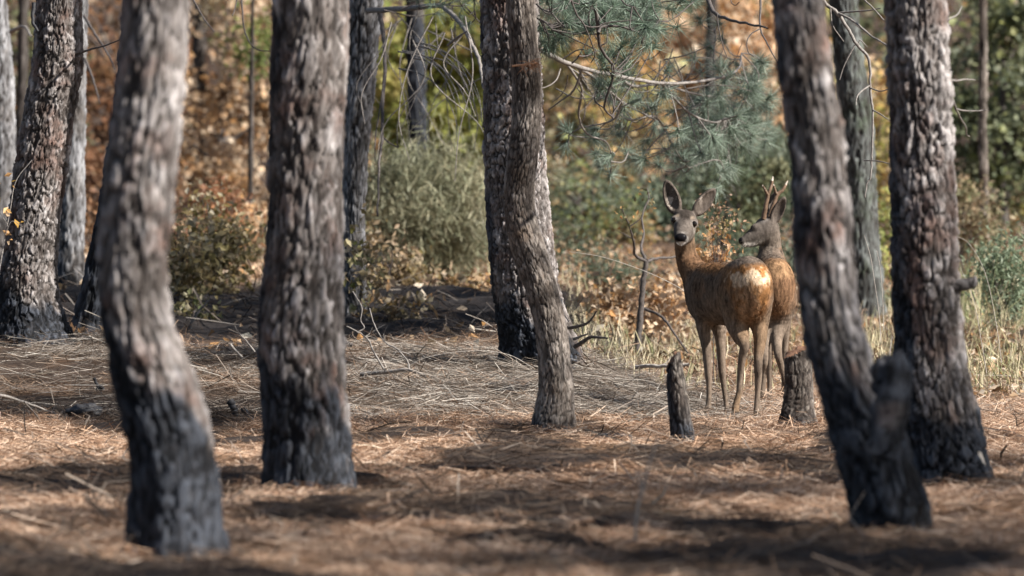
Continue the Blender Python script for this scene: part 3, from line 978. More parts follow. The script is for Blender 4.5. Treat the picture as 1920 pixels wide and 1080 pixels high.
for (lb, px, py, D, hw, hh, pl) in [
        ('wide dark evergreen bush far behind the antlers', 1390, 350, 70, 120, 90, DARKGREEN + GREYGREEN),
        ('wide mixed green and copper bush far behind the bare sapling', 1150, 395, 72, 150, 65, GREYGREEN + OLIVE + DARKGREEN + ORANGE[:1]),
        ('dim brown thicket far behind the burnt leaning trunk', 200, 400, 70, 150, 120, BROWN + RUST),
        ('copper thicket far behind the gap between the two big left trunks', 450, 420, 74, 140, 90, ORANGE + BROWN),
        ('dim green thicket far behind the pole thin trunk', 1830, 400, 72, 150, 100, OLIVE + BROWN),
        ('deep green thicket far behind the doe head', 1270, 430, 66, 130, 70, DARKGREEN + GREYGREEN),
        ('deep green thicket far behind the central pine', 1020, 410, 78, 110, 60, DARKGREEN + OLIVE),
        ('copper and green thicket far behind the juniper', 760, 330, 76, 160, 80, ORANGE + OLIVE)]:
    plant('far_thicket', lb, 'bush', px, py, D, hw, hh, pl, 3800, 0.10, K=46, spread=0.16, group='thickets in the far wood', stem_r=0.03, asp=0.65, stems=3)

# distant trunks between the oaks
for q, (px, D, w, top, lb) in enumerate([
        (372, 76, 26, 240, 'hazy distant trunk seen through copper leaves left of the stout trunk'),
        (470, 55, 8, 330, 'thin distant stem just left of the stout trunk'),
        (40, 58, 20, 0, 'pale distant trunk beside the leaning flaky pine'),
        (1330, 70, 22, 0, 'distant trunk at the top above the doe ears'),
        (1700, 66, 20, 0, 'distant trunk hidden behind the thick upright pine'),
        (590, 64, 24, 0, 'distant trunk hidden behind the stout straight trunk')]):
    g = float(ground_z((px - 960) * D / FPX, D, False))
    pyb = HY + (CAMZ - g) * FPX / D
    pine([(0, px - w / 2 + 6, px + w / 2 + 3), (pyb / 2, px - w / 2, px + w / 2), (pyb, px - w * 0.55, px + w * 0.55)], D, lb, 400 + q, mat=M_BARK_FAR, na=32,
         step=0.08, char_z=0.3, group='distant trunks', top=8.0)

# far wood that reads as one mass
n = 60000
y = rng.uniform(98, 135, n)
x = rng.uniform(-1, 1, n) * (y * 0.13 + 4)
hgt = (rng.random(n) ** 0.9) * 7.5
x, y, hgt = x[:n], y[:n], hgt[:n]
z = ground_z(x, y, False) + hgt
q = fbm(x * 0.35, y * 0.2, z * 0.4, 71, 3)
q2 = fbm(x * 0.9, y * 0.5, z * 0.9, 72, 3)
keep = q2 > 0.0
colA = pal(ORANGE + BROWN, n, 0.25)
colB = pal(OLIVE + DARKGREEN, n, 0.25)
f = sstep(-0.22, 0.04, q)[:, None]
col = colA * (1 - f) + colB * f
gr = (sstep(-3.4, -2.6, x * 115 / y) * sstep(-0.3, -0.9, x * 115 / y))[:, None] * (rng.random((n, 1)) < 0.75)
col = col * (1 - gr) + pal(YGREEN + YGREEN + OLIVE, n, 0.25) * gr
dk = np.maximum(sstep(-5.2, -7.2, x * 115 / y), 0.0)[:, None]
col = col * (1 - dk) + pal(BROWN + BROWN + RUST, n, 0.3) * dk
rt = sstep(6.8, 8.4, x * 115 / y)[:, None]
col = col * (1 - rt) + pal(OLIVE + OLIVE + DARKGREEN + ORANGE[:1], n, 0.3) * rt
lt = (rng.random(n) < 0.12)[:, None]
col = np.where(lt, col * 0.4 + np.array([0.46, 0.35, 0.25]), col)
P = np.stack([x, y, z], -1)[keep]
V, F, C = leaves(P, 0.24, col[keep], 0.75)
o = part('far_woodland', V, F, M_LEAF, None, {'col': C}, False)
tag(o, 'far autumn wood closing the view behind everything', 'woodland', kind='stuff')

# grass and leaf litter behind the mound, on the right
def grass(n, y0, y1, px0, px1, h, palette, width, lean=0.4):
    y = rng.uniform(y0, y1, n)
    px = rng.uniform(px0, px1, n)
    x = (px - 960) * y / FPX
    k = rng.random(n) < 0.5 + 0.8 * fbm(x * 1.6, y * 1.2, 0 * x, 23, 3)
    x, y = x[k], y[k]
    m = len(x)
    a = rng.uniform(0, 2 * math.pi, m)
    t = np.abs(rng.normal(0, lean, m))
    d = np.stack([np.cos(a) * np.sin(t), np.sin(a) * np.sin(t), np.cos(t)], -1)
    L = h * rng.uniform(0.4, 1.3, m)
    P = np.stack([x, y, ground_z(x, y)], -1) + d * L[:, None] * 0.5
    return ribbons(P, d, L, width * rng.uniform(0.6, 1.3, m), rng.normal(0, 0.14, m), pal(palette, m, 0.2))


DRY = [(0.48, 0.42, 0.28), (0.38, 0.33, 0.20), (0.55, 0.48, 0.34), (0.28, 0.24, 0.13)]
GRN = [(0.15, 0.18, 0.08), (0.22, 0.24, 0.12), (0.11, 0.14, 0.06)]
V, F, C = join([
    grass(4200, 30.5, 42, 1060, 1960, 0.16, DRY + GRN[:1], 0.005, 0.6),
    grass(3000, 31, 38, 1050, 1320, 0.105, DRY + DRY[2:3], 0.004, 0.65),
    grass(3200, 30, 40, 1780, 1990, 0.22, DRY + DRY + GRN, 0.004, 0.65),
    grass(900, 29.5, 36, 1590, 1680, 0.20, DRY, 0.004, 0.5),
    grass(1500, 36, 46, 1780, 1990, 0.4, GRN + DRY, 0.006, 0.6),
    grass(500, 41, 46, 300, 940, 0.12, DRY, 0.005, 0.7),
])
o = part('dry_grass', V, F, M_STRAW, None, {'col': C}, False)
tag(o, 'dry and greenish grass on the open floor behind the deer', 'grass', kind='stuff')
n = 20000
y = rng.uniform(31.5, 76, n)
x = rng.uniform(-1, 1, n) * (y * 0.11 + 0.3)
k = rng.random(n) > 0.86 * burn_shade_mask(x, y)
x, y = x[k], y[k]
V, F, C = leaves(np.stack([x, y, ground_z(x, y) + rng.random(len(x)) * 0.03 + np.where(y > 60, rng.random(len(x)) * 0.25, 0)], -1), 0.08, pal(BEIGE + ORANGE + BROWN + [(0.5, 0.46, 0.38)], len(x), 0.2), 0.55)
y2 = rng.uniform(29.0, 40, 1500)
x2 = (rng.uniform(1600, 1990, 1500) - 960) * y2 / FPX
L2 = leaves(np.stack([x2, y2, ground_z(x2, y2) + rng.random(1500) * 0.10], -1), 0.06, pal(BEIGE + ORANGE + [(0.55, 0.5, 0.42)], 1500, 0.2), 0.55)
V, F, C = join([(V, F, C), L2])
o = part('fallen_leaves', V, F, M_LEAF, None, {'col': C}, False)
tag(o, 'fallen oak leaves scattered beyond the needle mound', 'leaf litter', kind='stuff')


# ------------------------------------------------------------------ branches, boughs, twigs
def branch(root, paths, name='branch', mat=None, seg=6):
    """paths: list of (pixel points, D0, D1, r0, r1)"""
    mb = MB()
    for pts, D0, D1, r0, r1 in paths:
        P = pxpath(pts, D0, D1, n=len(pts) * 5)
        P[1:-1] += rng.normal(0, r0 * 0.10, P[1:-1].shape)
        mb.tube(P, r0, r1, seg)
    V, F = mb.done()
    return part(name, V, F, mat or M_TWIG, root)


# hanging dead branch off the greyish trunk
branch(t_behind, [([(712, 24), (718, 60), (722, 120), (718, 190), (716, 260), (711, 310), (708, 405)], 35.4, 33.5, 0.016, 0.006),
                  ([(722, 120), (716, 180), (705, 250), (703, 300)], 34.6, 34.0, 0.007, 0.003),
                  ([(716, 255), (730, 268), (747, 276), (742, 265)], 34.2, 34, 0.006, 0.003)], mat=M_TWIG_DARK)
branch(t_behind, [([(690, 20), (740, 18), (800, 12), (830, 14), (862, 42), (885, 85), (900, 120), (907, 165)], 35.4, 31.5, 0.020, 0.009),
                  ([(840, 85), (858, 70), (876, 60), (882, 72)], 33, 32, 0.008, 0.004)], mat=M_TWIG)
arcs = []
for q in range(20):
    x0 = rng.uniform(725, 890)
    y0 = rng.uniform(15, 75)
    x1 = x0 + rng.normal(-15, 45)
    y1 = rng.uniform(170, 345)
    bow = rng.normal(0, 40)
    D = rng.uniform(32, 38)
    arcs.append(([(x0, y0), (x0 + (x1 - x0) * 0.15 + bow, y0 + (y1 - y0) * 0.35), (x1 + bow * 0.5, y0 + (y1 - y0) * 0.7), (x1, y1)], D, D, 0.005, 0.002))
for q in range(8):
    x0 = rng.uniform(730, 800)
    y0 = rng.uniform(60, 140)
    arcs.append(([(x0, y0), (x0 + 40, y0 + 10), (x0 + 80, y0 + 40), (x0 + 105, y0 + 90), (x0 + 110, y0 + 140)], 35, 34, 0.006, 0.002))
for ar in arcs:
    branch(t_behind, [ar], mat=M_TWIG, name='twig', seg=4)

# stubs at the foot of the scaly central pine
branch(t_centre, [([(1058, 616), (1078, 613), (1095, 609), (1108, 600), (1118, 584)], 29.9, 29.6, 0.011, 0.004)], 'dead_branch', M_TWIG_DARK)
branch(t_centre, [([(1078, 650), (1092, 642), (1108, 632), (1125, 633), (1139, 634)], 29.8, 29.5, 0.0125, 0.005)], 'dead_branch', M_TWIG_DARK)
branch(t_centre, [([(1076, 636), (1090, 630), (1102, 626)], 29.8, 29.6, 0.009, 0.004)], 'dead_branch', M_TWIG)
branch(t_centre, [([(1052, 560), (1056, 585), (1066, 603)], 29.75, 29.7, 0.007, 0.003)], 'dead_branch', M_CHAR)

# needle boughs of the central pine
NB = [
    ([(1006, 90), (1040, 108), (1090, 128), (1150, 141), (1240, 156), (1330, 150), (1382, 132), (1390, 100)], 30.2, 34.5, 0.017, 0.005),
    ([(1075, 122), (1120, 150), (1165, 190), (1210, 215), (1240, 232)], 31.5, 34, 0.010, 0.004),
    ([(1160, 146), (1190, 162), (1240, 158), (1300, 176), (1360, 180), (1420, 162)], 32.5, 35, 0.011, 0.004),
    ([(1092, 128), (1075, 170), (1050, 190), (1030, 205)], 31.5, 32, 0.008, 0.003),
    ([(1060, 116), (1090, 165), (1085, 215), (1100, 250), (1140, 270), (1146, 315)], 32, 33, 0.009, 0.003),
    ([(1150, 200), (1180, 225), (1230, 220), (1265, 280), (1292, 315)], 33, 34, 0.008, 0.003),
    ([(1240, 156), (1290, 210), (1340, 230), (1362, 222), (1378, 250)], 33, 35, 0.008, 0.003),
    ([(1165, 190), (1150, 225), (1090, 240), (1065, 255)], 32.5, 33, 0.006, 0.003),
    ([(1340, 150), (1338, 110), (1342, 70), (1340, 50)], 34, 34, 0.006, 0.003),
    ([(1225, 152), (1240, 130), (1255, 110), (1262, 90)], 33, 33, 0.006, 0.003),
]
NB2 = [
    ([(1110, -25), (1116, 10), (1122, 60), (1126, 90), (1148, 122), (1149, 145), (1135, 190), (1134, 205), (1150, 222)], 29.0, 29.6, 0.011, 0.005),
    ([(1122, 62), (1130, 50), (1168, 51), (1200, 61), (1225, 51), (1236, 38)], 29, 29.2, 0.008, 0.004),
    ([(1068, -10), (1080, 25), (1095, 47), (1108, 78), (1115, 103), (1108, 118)], 28.6, 28.8, 0.006, 0.0025),
    ([(1095, 48), (1108, 51), (1124, 50)], 28.7, 28.9, 0.004, 0.003),
    ([(1085, 105), (1100, 105), (1120, 95)], 28.9, 29, 0.005, 0.003),
    ([(1006, 8), (1018, 18), (1035, 24)], 29.9, 29.5, 0.006, 0.003),
    ([(1008, 35), (1022, 42), (1036, 56)], 29.9, 29.6, 0.006, 0.003),
    ([(1160, -10), (1172, 8), (1190, 14)], 28.6, 28.6, 0.005, 0.003),
    ([(1040, -10), (1090, 8), (1150, 6), (1215, 8), (1235, -8)], 30, 31, 0.009, 0.005),
]
for q in range(46):
    px0, py0 = rng.uniform(1040, 1330), rng.uniform(105, 170)
    ln, a0, cv = rng.uniform(50, 130), rng.uniform(-0.3, 2.0), rng.normal(0, 0.9)
    pts = [(px0 + ln * t * math.cos(a0 + cv * t), py0 + ln * t * math.sin(a0 + cv * t)) for t in (0, 0.35, 0.7, 1.0)]
    D_ = 32 + 2.5 * (px0 - 1040) / 290 + rng.normal(0, 0.3)
    branch(t_centre, [(pts, D_, D_ + rng.normal(0, 0.3), 0.0045, 0.0018)], 'twig', M_TWIG, 4)
bo = branch(t_centre, NB, 'bough', M_TWIG)
bo2 = branch(t_centre, NB2, 'bough', M_TWIG_DARK)
anchor = []
for pts, D0, D1, r0, r1 in NB + NB2:
    anchor.append(pxpath(pts, D0, D1, n=40))
anchor = np.concatenate(anchor)


def needle_tufts(zones, palette, per, length=0.12, wid=0.0028):
    mb = MB()
    tV = []
    tC = []
    for (px, py, sx, sy, D, sD, n) in zones:
        for q in range(n):
            p = at(px + rng.normal(0, sx), py + rng.normal(0, sy), D + rng.normal(0, sD))
            d2 = np.sum((anchor - p) ** 2, 1)
            a = anchor[np.argmin(d2 + 0.02 * rng.random(len(d2)))]
            ax = p - a
            ax = ax / (np.linalg.norm(ax) + 1e-6) + np.array([0, 0, 0.35]) + rng.normal(0, 0.25, 3)
            ax /= np.linalg.norm(ax)
            mb.tube(smooth_path([a, (a + p) / 2 + rng.normal(0, 0.025, 3) - [0, 0, 0.02], p], 6), 0.0045, 0.003, 4)
            m = int(per * rng.uniform(0.6, 1.3))
            base = p - ax * rng.random((m, 1)) * 0.05
            d = ax * rng.uniform(0.2, 1.0, (m, 1)) + rand_unit(m) * 0.75
            d /= np.linalg.norm(d, axis=1, keepdims=True)
            d[:, 2] -= 0.08
            s = np.cross(d, rand_unit(m))
            s /= np.linalg.norm(s, axis=1, keepdims=True)
            L = (length * rng.uniform(0.7, 1.15, m))[:, None]
            tV.append(np.stack([base - s * wid * 0.5, base + s * wid * 0.5, base + d * L], 1).reshape(-1, 3))
            tC.append(np.repeat(pal(palette, m, 0.2), 3, 0))
    V, C = np.concatenate(tV), np.concatenate(tC)
    return V, np.arange(len(V)).reshape(-1, 3), C, mb.done()


BLUEGREEN = [(0.13, 0.185, 0.125), (0.185, 0.24, 0.175), (0.085, 0.125, 0.08), (0.36, 0.41, 0.34), (0.24, 0.29, 0.23)]
PALE_N = [(0.40, 0.45, 0.38)]
DEEP = [(0.055, 0.09, 0.06), (0.085, 0.13, 0.09), (0.12, 0.17, 0.12)]
V, F, C, tw = needle_tufts([
    (1350, 205, 40, 32, 34.6, 0.5, 36), (1415, 170, 16, 14, 34.9, 0.3, 14), (1402, 215, 20, 22, 35.2, 0.4, 13), (1300, 260, 30, 24, 34.2, 0.4, 13),
    (1150, 290, 30, 22, 33, 0.4, 7), (1085, 255, 22, 16, 33, 0.3, 5), (1250, 225, 60, 40, 34, 0.6, 20), (1290, 310, 18, 14, 34.4, 0.3, 6),
    (1400, 120, 26, 20, 34.8, 0.4, 6), (1335, 60, 22, 26, 34, 0.3, 5), (1230, 290, 30, 22, 34, 0.4, 6), (1330, 285, 40, 25, 34.6, 0.4, 12), (1400, 265, 25, 25, 35.2, 0.4, 9), (1360, 255, 18, 16, 35, 0.4, 7), (1180, 180, 50, 30, 33, 0.5, 7)], BLUEGREEN + BLUEGREEN[3:], 125, 0.13)
part('needles', V, F, M_NEEDLE, bo, {'col': C}, False)
part('twig_tips', tw[0], tw[1], M_TWIG, bo)
V, F, C, tw = needle_tufts([
    (1090, 20, 45, 25, 29.8, 0.6, 36), (1190, 15, 45, 22, 29.9, 0.6, 32), (1060, 70, 26, 18, 29.9, 0.4, 10), (1215, 55, 16, 12, 29.3, 0.3, 7),
    (1150, 105, 20, 14, 29.5, 0.2, 5), (1130, 150, 14, 10, 29.6, 0.2, 3), (1180, 110, 14, 10, 29.6, 0.2, 3), (1150, 40, 60, 25, 30.4, 0.5, 18)], DEEP + BLUEGREEN, 120, 0.13)
part('needles', V, F, M_NEEDLE, bo2, {'col': C}, False)
part('twig_tips', tw[0], tw[1], M_TWIG_DARK, bo2)
anchor = np.concatenate([pxpath([(690, 20), (740, 18), (800, 12), (862, 10), (890, 20)], 35, 33, n=40)])
V, F, C, tw = needle_tufts([(840, -2, 40, 14, 34, 0.5, 12), (880, 25, 18, 18, 33, 0.4, 5)], DEEP + BLUEGREEN, 45, 0.12)
nb = part('twig_tips', tw[0], tw[1], M_TWIG_DARK, t_behind)
part('needles', V, F, M_NEEDLE, nb, {'col': C}, False)

# bare twigs right of the boughs, on the central pine's long limb above the picture
branch(t_centre, [([(1008, -160), (1120, -190), (1250, -150), (1310, -60), (1327, 0), (1345, 28), (1380, 40), (1425, 50), (1440, 53)], 29.6, 27.4, 0.02, 0.0035),
                  ([(1344, 26), (1347, 50), (1354, 82), (1363, 108)], 27.6, 27.5, 0.0035, 0.002)], 'bare_branch', M_TWIG_DARK)
branch(t_centre, [([(1250, -150), (1370, -120), (1420, -60), (1426, 0), (1425, 52), (1440, 85), (1458, 118)], 28.2, 27.4, 0.01, 0.0028),
                  ([(1425, 54), (1408, 64), (1400, 80), (1403, 98), (1413, 106)], 27.4, 27.3, 0.0035, 0.002),
                  ([(1368, -40), (1370, 0), (1378, 10), (1386, 4)], 27.6, 27.5, 0.003, 0.002)], 'bare_branch', M_TWIG_DARK)
# the branch hanging between the two right hand trunks
branch(t_right, [
    ([(1715, -260, 21.0), (1640, -200, 22.6), (1545, -90, 25.5), (1535, -30, 26.6), (1545, 4, 27), (1567, 22, 27), (1590, 55, 27), (1605, 82, 27), (1627, 107, 27), (1631, 135, 27),
      (1631, 165, 27), (1636, 205, 27), (1636, 250, 27), (1634, 300, 27), (1632, 332, 27), (1625, 345, 27), (1622, 370, 27)], 27, 27, 0.012, 0.0032),
    ([(1572, 25), (1600, 40), (1630, 65), (1648, 76), (1666, 88)], 27, 26.6, 0.0065, 0.004),
    ([(1557, 14), (1558, 30), (1562, 50), (1582, 78)], 27, 27, 0.004, 0.002),
    ([(1603, 84), (1590, 108), (1580, 130), (1574, 150)], 27, 27, 0.004, 0.002),
    ([(1631, 160), (1612, 174), (1606, 185), (1605, 198)], 27, 26.8, 0.0042, 0.002),
    ([(1632, 165), (1650, 171), (1667, 167)], 27, 26.8, 0.0042, 0.0025),
    ([(1636, 206), (1650, 214), (1668, 226)], 27, 26.8, 0.0045, 0.0025),
    ([(1620, 301), (1645, 302), (1676, 309)], 27, 26.8, 0.0035, 0.0025),
    ([(1575, 24), (1600, 22), (1626, 20), (1650, 16)], 27, 26.8, 0.0055, 0.003),
    ([(1612, -8), (1635, 14), (1657, 38)], 26.8, 26.7, 0.0045, 0.003),
    ([(1602, 45), (1612, 52), (1618, 56)], 27, 27, 0.004, 0.003),
    ([(1608, 85), (1612, 76), (1620, 82), (1626, 89)], 27, 27, 0.003, 0.002)], 'hanging_branch', M_TWIG)
branch(t_right, [([(1770, 38), (1785, 33), (1796, 26), (1803, 12)], 21.5, 24.5, 0.0045, 0.0025)], 'twig', M_TWIG)
branch(t_right, [([(1772, 150), (1795, 151), (1810, 149), (1828, 150)], 21.5, 24.5, 0.0045, 0.0025)], 'twig', M_TWIG)
branch(t_right, [([(1772, 166), (1784, 182), (1792, 203), (1801, 222), (1811, 240), (1812, 252), (1818, 256)], 21.5, 25.5, 0.005, 0.0022),
                 ([(1791, 204), (1805, 207), (1830, 208), (1849, 206)], 23.5, 25, 0.0038, 0.002)], 'twig', M_TWIG)
# left side: dark twigs
branch(t_left, [([(150, 100), (172, 92), (196, 86), (224, 75)], 30.9, 30.0, 0.007, 0.003)], 'twig', M_TWIG_DARK)
branch(t_left, [([(64, 5), (62, 40), (72, 60)], 30.85, 30.8, 0.013, 0.008)], 'branch_stub', M_CHAR)
branch(t_behind, [([(330, -60), (352, -20), (368, 10), (385, 38), (402, 60)], 33.5, 32.5, 0.008, 0.003),
                  ([(452, -10), (455, 20), (458, 55), (470, 82), (485, 94), (508, 96)], 33.5, 33, 0.006, 0.003),
                  ([(445, -10), (442, 12), (436, 30)], 33.5, 33, 0.005, 0.003),
                  ([(330, -60), (450, -90), (560, -70), (655, -40)], 33.5, 35.5, 0.010, 0.016)], 'bare_branch', M_TWIG_DARK)
branch(t_back_left, [([(158, 30), (176, 60), (205, 105), (215, 130)], 38.8, 37.5, 0.012, 0.004),
                     ([(160, 110), (175, 150), (188, 195)], 38.8, 38, 0.01, 0.004)], 'bare_branch', M_TWIG_DARK)
branch(t_edge, [([(20, 60), (45, 50), (60, 70)], 42.6, 41.5, 0.016, 0.006)], 'bare_branch', M_TWIG)
# dry tuft caught on the slim trunk
mb = MB()
for q in range(60):
    a = at(998 + rng.normal(0, 8), 122 + rng.normal(0, 4), 25.35)
    d = rand_unit(1)[0] * np.array([1, 0.4, 0.7])
    mb.tube(smooth_path([a, a + d * 0.02 + [0, -0.01, 0], a + d * 0.05 + [0, -0.01, -0.008]], 4), 0.0016, 0.0008, 3)
mb.tube(pxpath([(960, 124), (985, 121), (1006, 118)], 25.3, 25.3), 0.005, 0.003, 5)
V, F = mb.done()
part('dry_tuft', V, F, M_WOOD, t_slim)


# ------------------------------------------------------------------ sapling, fallen wood, stumps
def loose(name, label, cat, paths, mat, group=None, pname='stick'):
    """a fallen branch: one thing, one mesh"""
    mb = MB()
    for pts, D0, D1, r0, r1 in paths:
        P = pxpath(pts, D0, D1, n=len(pts) * 5)
        P[1:-1] += rng.normal(0, r0 * 0.15, P[1:-1].shape)
        mb.tube(P, r0, r1, 8)
    V, F = mb.done()
    c = V.mean(0)
    c[2] = V[:, 2].min()
    o = part(name, V - c, F, mat)
    o.location = tuple(c)
    return tag(o, label, cat, group)


sap = thing('bare_sapling', at(1195, 655, 33), 'dark bare forked sapling standing left of the doe', 'sapling')
branch(sap, [([(1194, 662), (1199, 608), (1203, 564), (1208, 515), (1212, 489)], 33, 33, 0.021, 0.015)], 'stem', M_TWIG_DARK, 8)
branch(sap, [([(1211, 490), (1192, 479), (1188, 455), (1180, 424), (1166, 392)], 33, 32.6, 0.011, 0.004)], 'branch', M_TWIG_DARK)
branch(sap, [([(1211, 488), (1202, 466), (1207, 440), (1204, 405), (1216, 372), (1213, 352)], 33, 33.4, 0.011, 0.003)], 'branch', M_TWIG_DARK)
branch(sap, [([(1213, 490), (1235, 484), (1262, 482), (1300, 470)], 33, 33.6, 0.011, 0.004)], 'branch', M_TWIG_DARK)
branch(sap, [([(1181, 424), (1195, 415), (1205, 405)], 32.7, 32.7, 0.004, 0.002), ([(1190, 450), (1172, 440), (1156, 432)], 32.8, 32.7, 0.004, 0.002)], 'twig', M_TWIG_DARK)
P = np.concatenate([anchor[:0]] + [pxpath([(1213, 352), (1216, 372), (1205, 400)], 33.4, 33.3, n=6), pxpath([(1166, 392), (1180, 424)], 32.6, 32.6, n=5)])
P = np.repeat(P, 6, 0) + rng.normal(0, 0.03, (len(P) * 6, 3))
V, F, C = leaves(P, 0.03, pal(OLIVE + ORANGE[:2], len(P), 0.2))
part('leaf_tufts', V, F, M_LEAF, sap, {'col': C}, False)

loose('fallen_branch', 'pale grey fallen branch with upright twigs on the needle mound left of the central pine', 'branch', [
    ([(676, 702), (722, 697), (769, 695), (800, 708)], 28.9, 28.7, 0.012, 0.008),
    ([(722, 695), (703, 664), (690, 637), (672, 623), (650, 612)], 28.8, 28.8, 0.0058, 0.0035),
    ([(672, 622), (683, 614), (676, 600), (678, 575), (661, 546)], 28.8, 28.8, 0.004, 0.0025),
    ([(768, 694), (761, 673), (742, 653), (722, 642), (703, 612), (693, 578)], 28.7, 28.9, 0.0052, 0.0025),
    ([(721, 641), (719, 626)], 28.8, 28.8, 0.003, 0.002),
    ([(742, 653), (755, 660), (770, 665)], 28.7, 28.7, 0.0035, 0.002)], M_TWIG)
loose('fallen_branch', 'weathered straight branch lying behind the slanting cut stump', 'branch',
      [([(1190, 690), (1215, 686), (1245, 687), (1292, 683)], 31.0, 30.8, 0.013, 0.009), ([(1240, 686), (1252, 678), (1258, 668)], 30.9, 30.9, 0.004, 0.002)], M_WEATHERED)
loose('dark_curved_branch', 'dark curved dead branch leaning down behind the doe legs', 'branch',
      [([(1207, 578), (1238, 592), (1253, 608), (1269, 632), (1290, 662)], 33.2, 32.8, 0.010, 0.005)], M_TWIG_DARK)
loose('thin_twig', 'thin pale twig sticking up from the needles just left of the stout trunk', 'twig',
      [([(478, 660), (462, 640), (446, 622), (440, 610)], 29.6, 29.6, 0.005, 0.0025)], M_TWIG)
loose('broken_stick', 'short pale stick propped up in the straw left of the stout trunk', 'stick',
      [([(432, 645), (440, 656), (454, 670)], 29.5, 29.5, 0.008, 0.006)], M_TWIG)
loose('burnt_twig', 'black curled burnt twig in the needles left of the crooked front trunk', 'twig',
      [([(176, 708), (182, 722), (190, 738)], 28.2, 28.2, 0.009, 0.004), ([(180, 732), (188, 724), (193, 731)], 28.2, 28.2, 0.006, 0.012)], M_CHAR)
loose('charred_stick', 'short upright charred stick with a broken top, between the two big left trunks', 'stick',
      [([(431, 752), (438, 765), (446, 788)], 26.3, 26.3, 0.020, 0.012)], M_CHAR)
loose('charred_stick', 'slanting charred stick right beside the upright broken one', 'stick',
      [([(455, 765), (468, 783), (486, 806)], 26.0, 26.0, 0.012, 0.010)], M_CHAR)
loose('long_stick', 'long thin stick slanting down over the needles at the photo edge', 'stick',
      [([(-20, 736), (40, 752), (106, 777)], 25.8, 26.6, 0.008, 0.004), ([(45, 754), (65, 775), (75, 790)], 26.1, 26.3, 0.005, 0.003)], M_TWIG)
loose('dry_stalk', 'blurred upright dry stalk low in front of the slanting cut stump', 'stalk',
      [([(1190, 1015), (1194, 965), (1205, 915), (1218, 870), (1236, 818)], 16.4, 16.4, 0.0055, 0.0022),
       ([(1205, 915), (1196, 895), (1192, 880)], 16.4, 16.4, 0.003, 0.002)], M_TWIG)
loose('burnt_twig', 'black burnt twig at the base of the shrub left of the stout trunk', 'twig',
      [([(348, 645), (358, 610), (372, 585), (395, 560)], 34, 34, 0.011, 0.005)], M_CHAR)
loose('grass_stalk', 'long arching dry grass stalk reaching to the doe chest', 'grass stalk',
      [([(1068, 472), (1130, 482), (1200, 505), (1250, 527), (1288, 550), (1320, 590), (1335, 680)], 29.5, 28.6, 0.0014, 0.0026)], M_PALE)
for q, (pts, D, lb) in enumerate([
        ([(1620, 440), (1632, 480), (1640, 530), (1648, 585), (1652, 640)], 30, 'pale grass stalk leaning between the forked pine and the thick upright pine'),
        ([(1644, 470), (1650, 500), (1655, 560), (1657, 620)], 31, 'short upright grass stalk beside the leaning pale one'),
        ([(1796, 444), (1815, 455), (1838, 490), (1855, 540), (1870, 620), (1878, 680)], 30, 'tall arching grass stalk right of the thick upright pine'),
        ([(1800, 500), (1825, 560), (1840, 640), (1850, 700)], 29, 'straight grass stalk close to the thick upright pine'),
        ([(760, 690), (800, 670), (880, 658), (950, 664), (1000, 690)], 29.0, 'long arching grass stalk over the straw left of the slim trunk')]):
    loose('grass_stalk', lb, 'grass stalk', [(pts, D, D, 0.0011, 0.0020)], M_WEATHERED, 'single dry grass stalks')


def cut_stump(label, pts, D, radii, cut, seed, face_mat, flare=0.0):
    base = at(pts[0][0], pts[0][1], D)
    base[2] = min(base[2], float(ground_z(base[0], D)) + 0.02)
    root = thing('tree_stump', base, label, 'stump', 'cut stumps')
    m, na = 70, 90
    P = pxpath(pts, D, n=m)
    P = np.vstack([P[:1] - (P[1] - P[0]) * 6, P])
    r = np.interp(np.linspace(0, 1, m + 1), np.linspace(0, 1, len(radii)), radii)
    V, F, A = bark_surface(P[:, 0], P[:, 1], r, P[:, 2], na, seed, (0.020, 0.075) if flare == 0 else (0.022, 0.05), 0.0055 if flare == 0 else 0.008, base[2] + 0.09, 0.14, 0.2, 0.05)
    # slanting saw cut
    n_, d_ = np.array(cut[:3]) / np.linalg.norm(cut[:3]), P[-1] + np.array([0, 0, cut[3]])
    over = (V - d_) @ n_ + 0.012 * fbm(V[:, 0] * 60, V[:, 1] * 60, V[:, 2] * 0, seed, 3)
    hit = over > 0
    V[hit, 2] -= over[hit] / n_[2]
    part('stump_wood', V, F, M_BARK_STUMP, root, A)
    ring = V[-na:]
    c = ring.mean(0)
    inner = c + (ring - c) * 0.93 + np.array([0, 0, 0.002])
    VV = np.vstack([ring, inner, [c + [0, 0, 0.004]]])
    T = []
    for q in range(na):
        w = (q + 1) % na
        T += [[q, w, na + w], [q, na + w, na + q], [na + q, na + w, 2 * na]]
    part('cut_face', VV + [0, 0, 0.0015], T, face_mat, root)
    return root


cut_stump('thin leaning stump with a slanting chisel cut top, just left of the doe feet', [(1283, 826), (1278, 790), (1272, 740), (1267, 690), (1264, 660)], 24.4,
          [0.047, 0.043, 0.040, 0.033, 0.028], (-0.9, -0.25, 0.6, -0.02), 501, M_CUT)
cut_stump('stout short stump with flared blackened base between the doe and the forked pine', [(1497, 806), (1496, 770), (1498, 730), (1496, 690), (1494, 650)], 25.8,
          [0.095, 0.069, 0.057, 0.056, 0.055], (-0.45, -0.2, 0.9, -0.02), 502, M_CUT, 1)

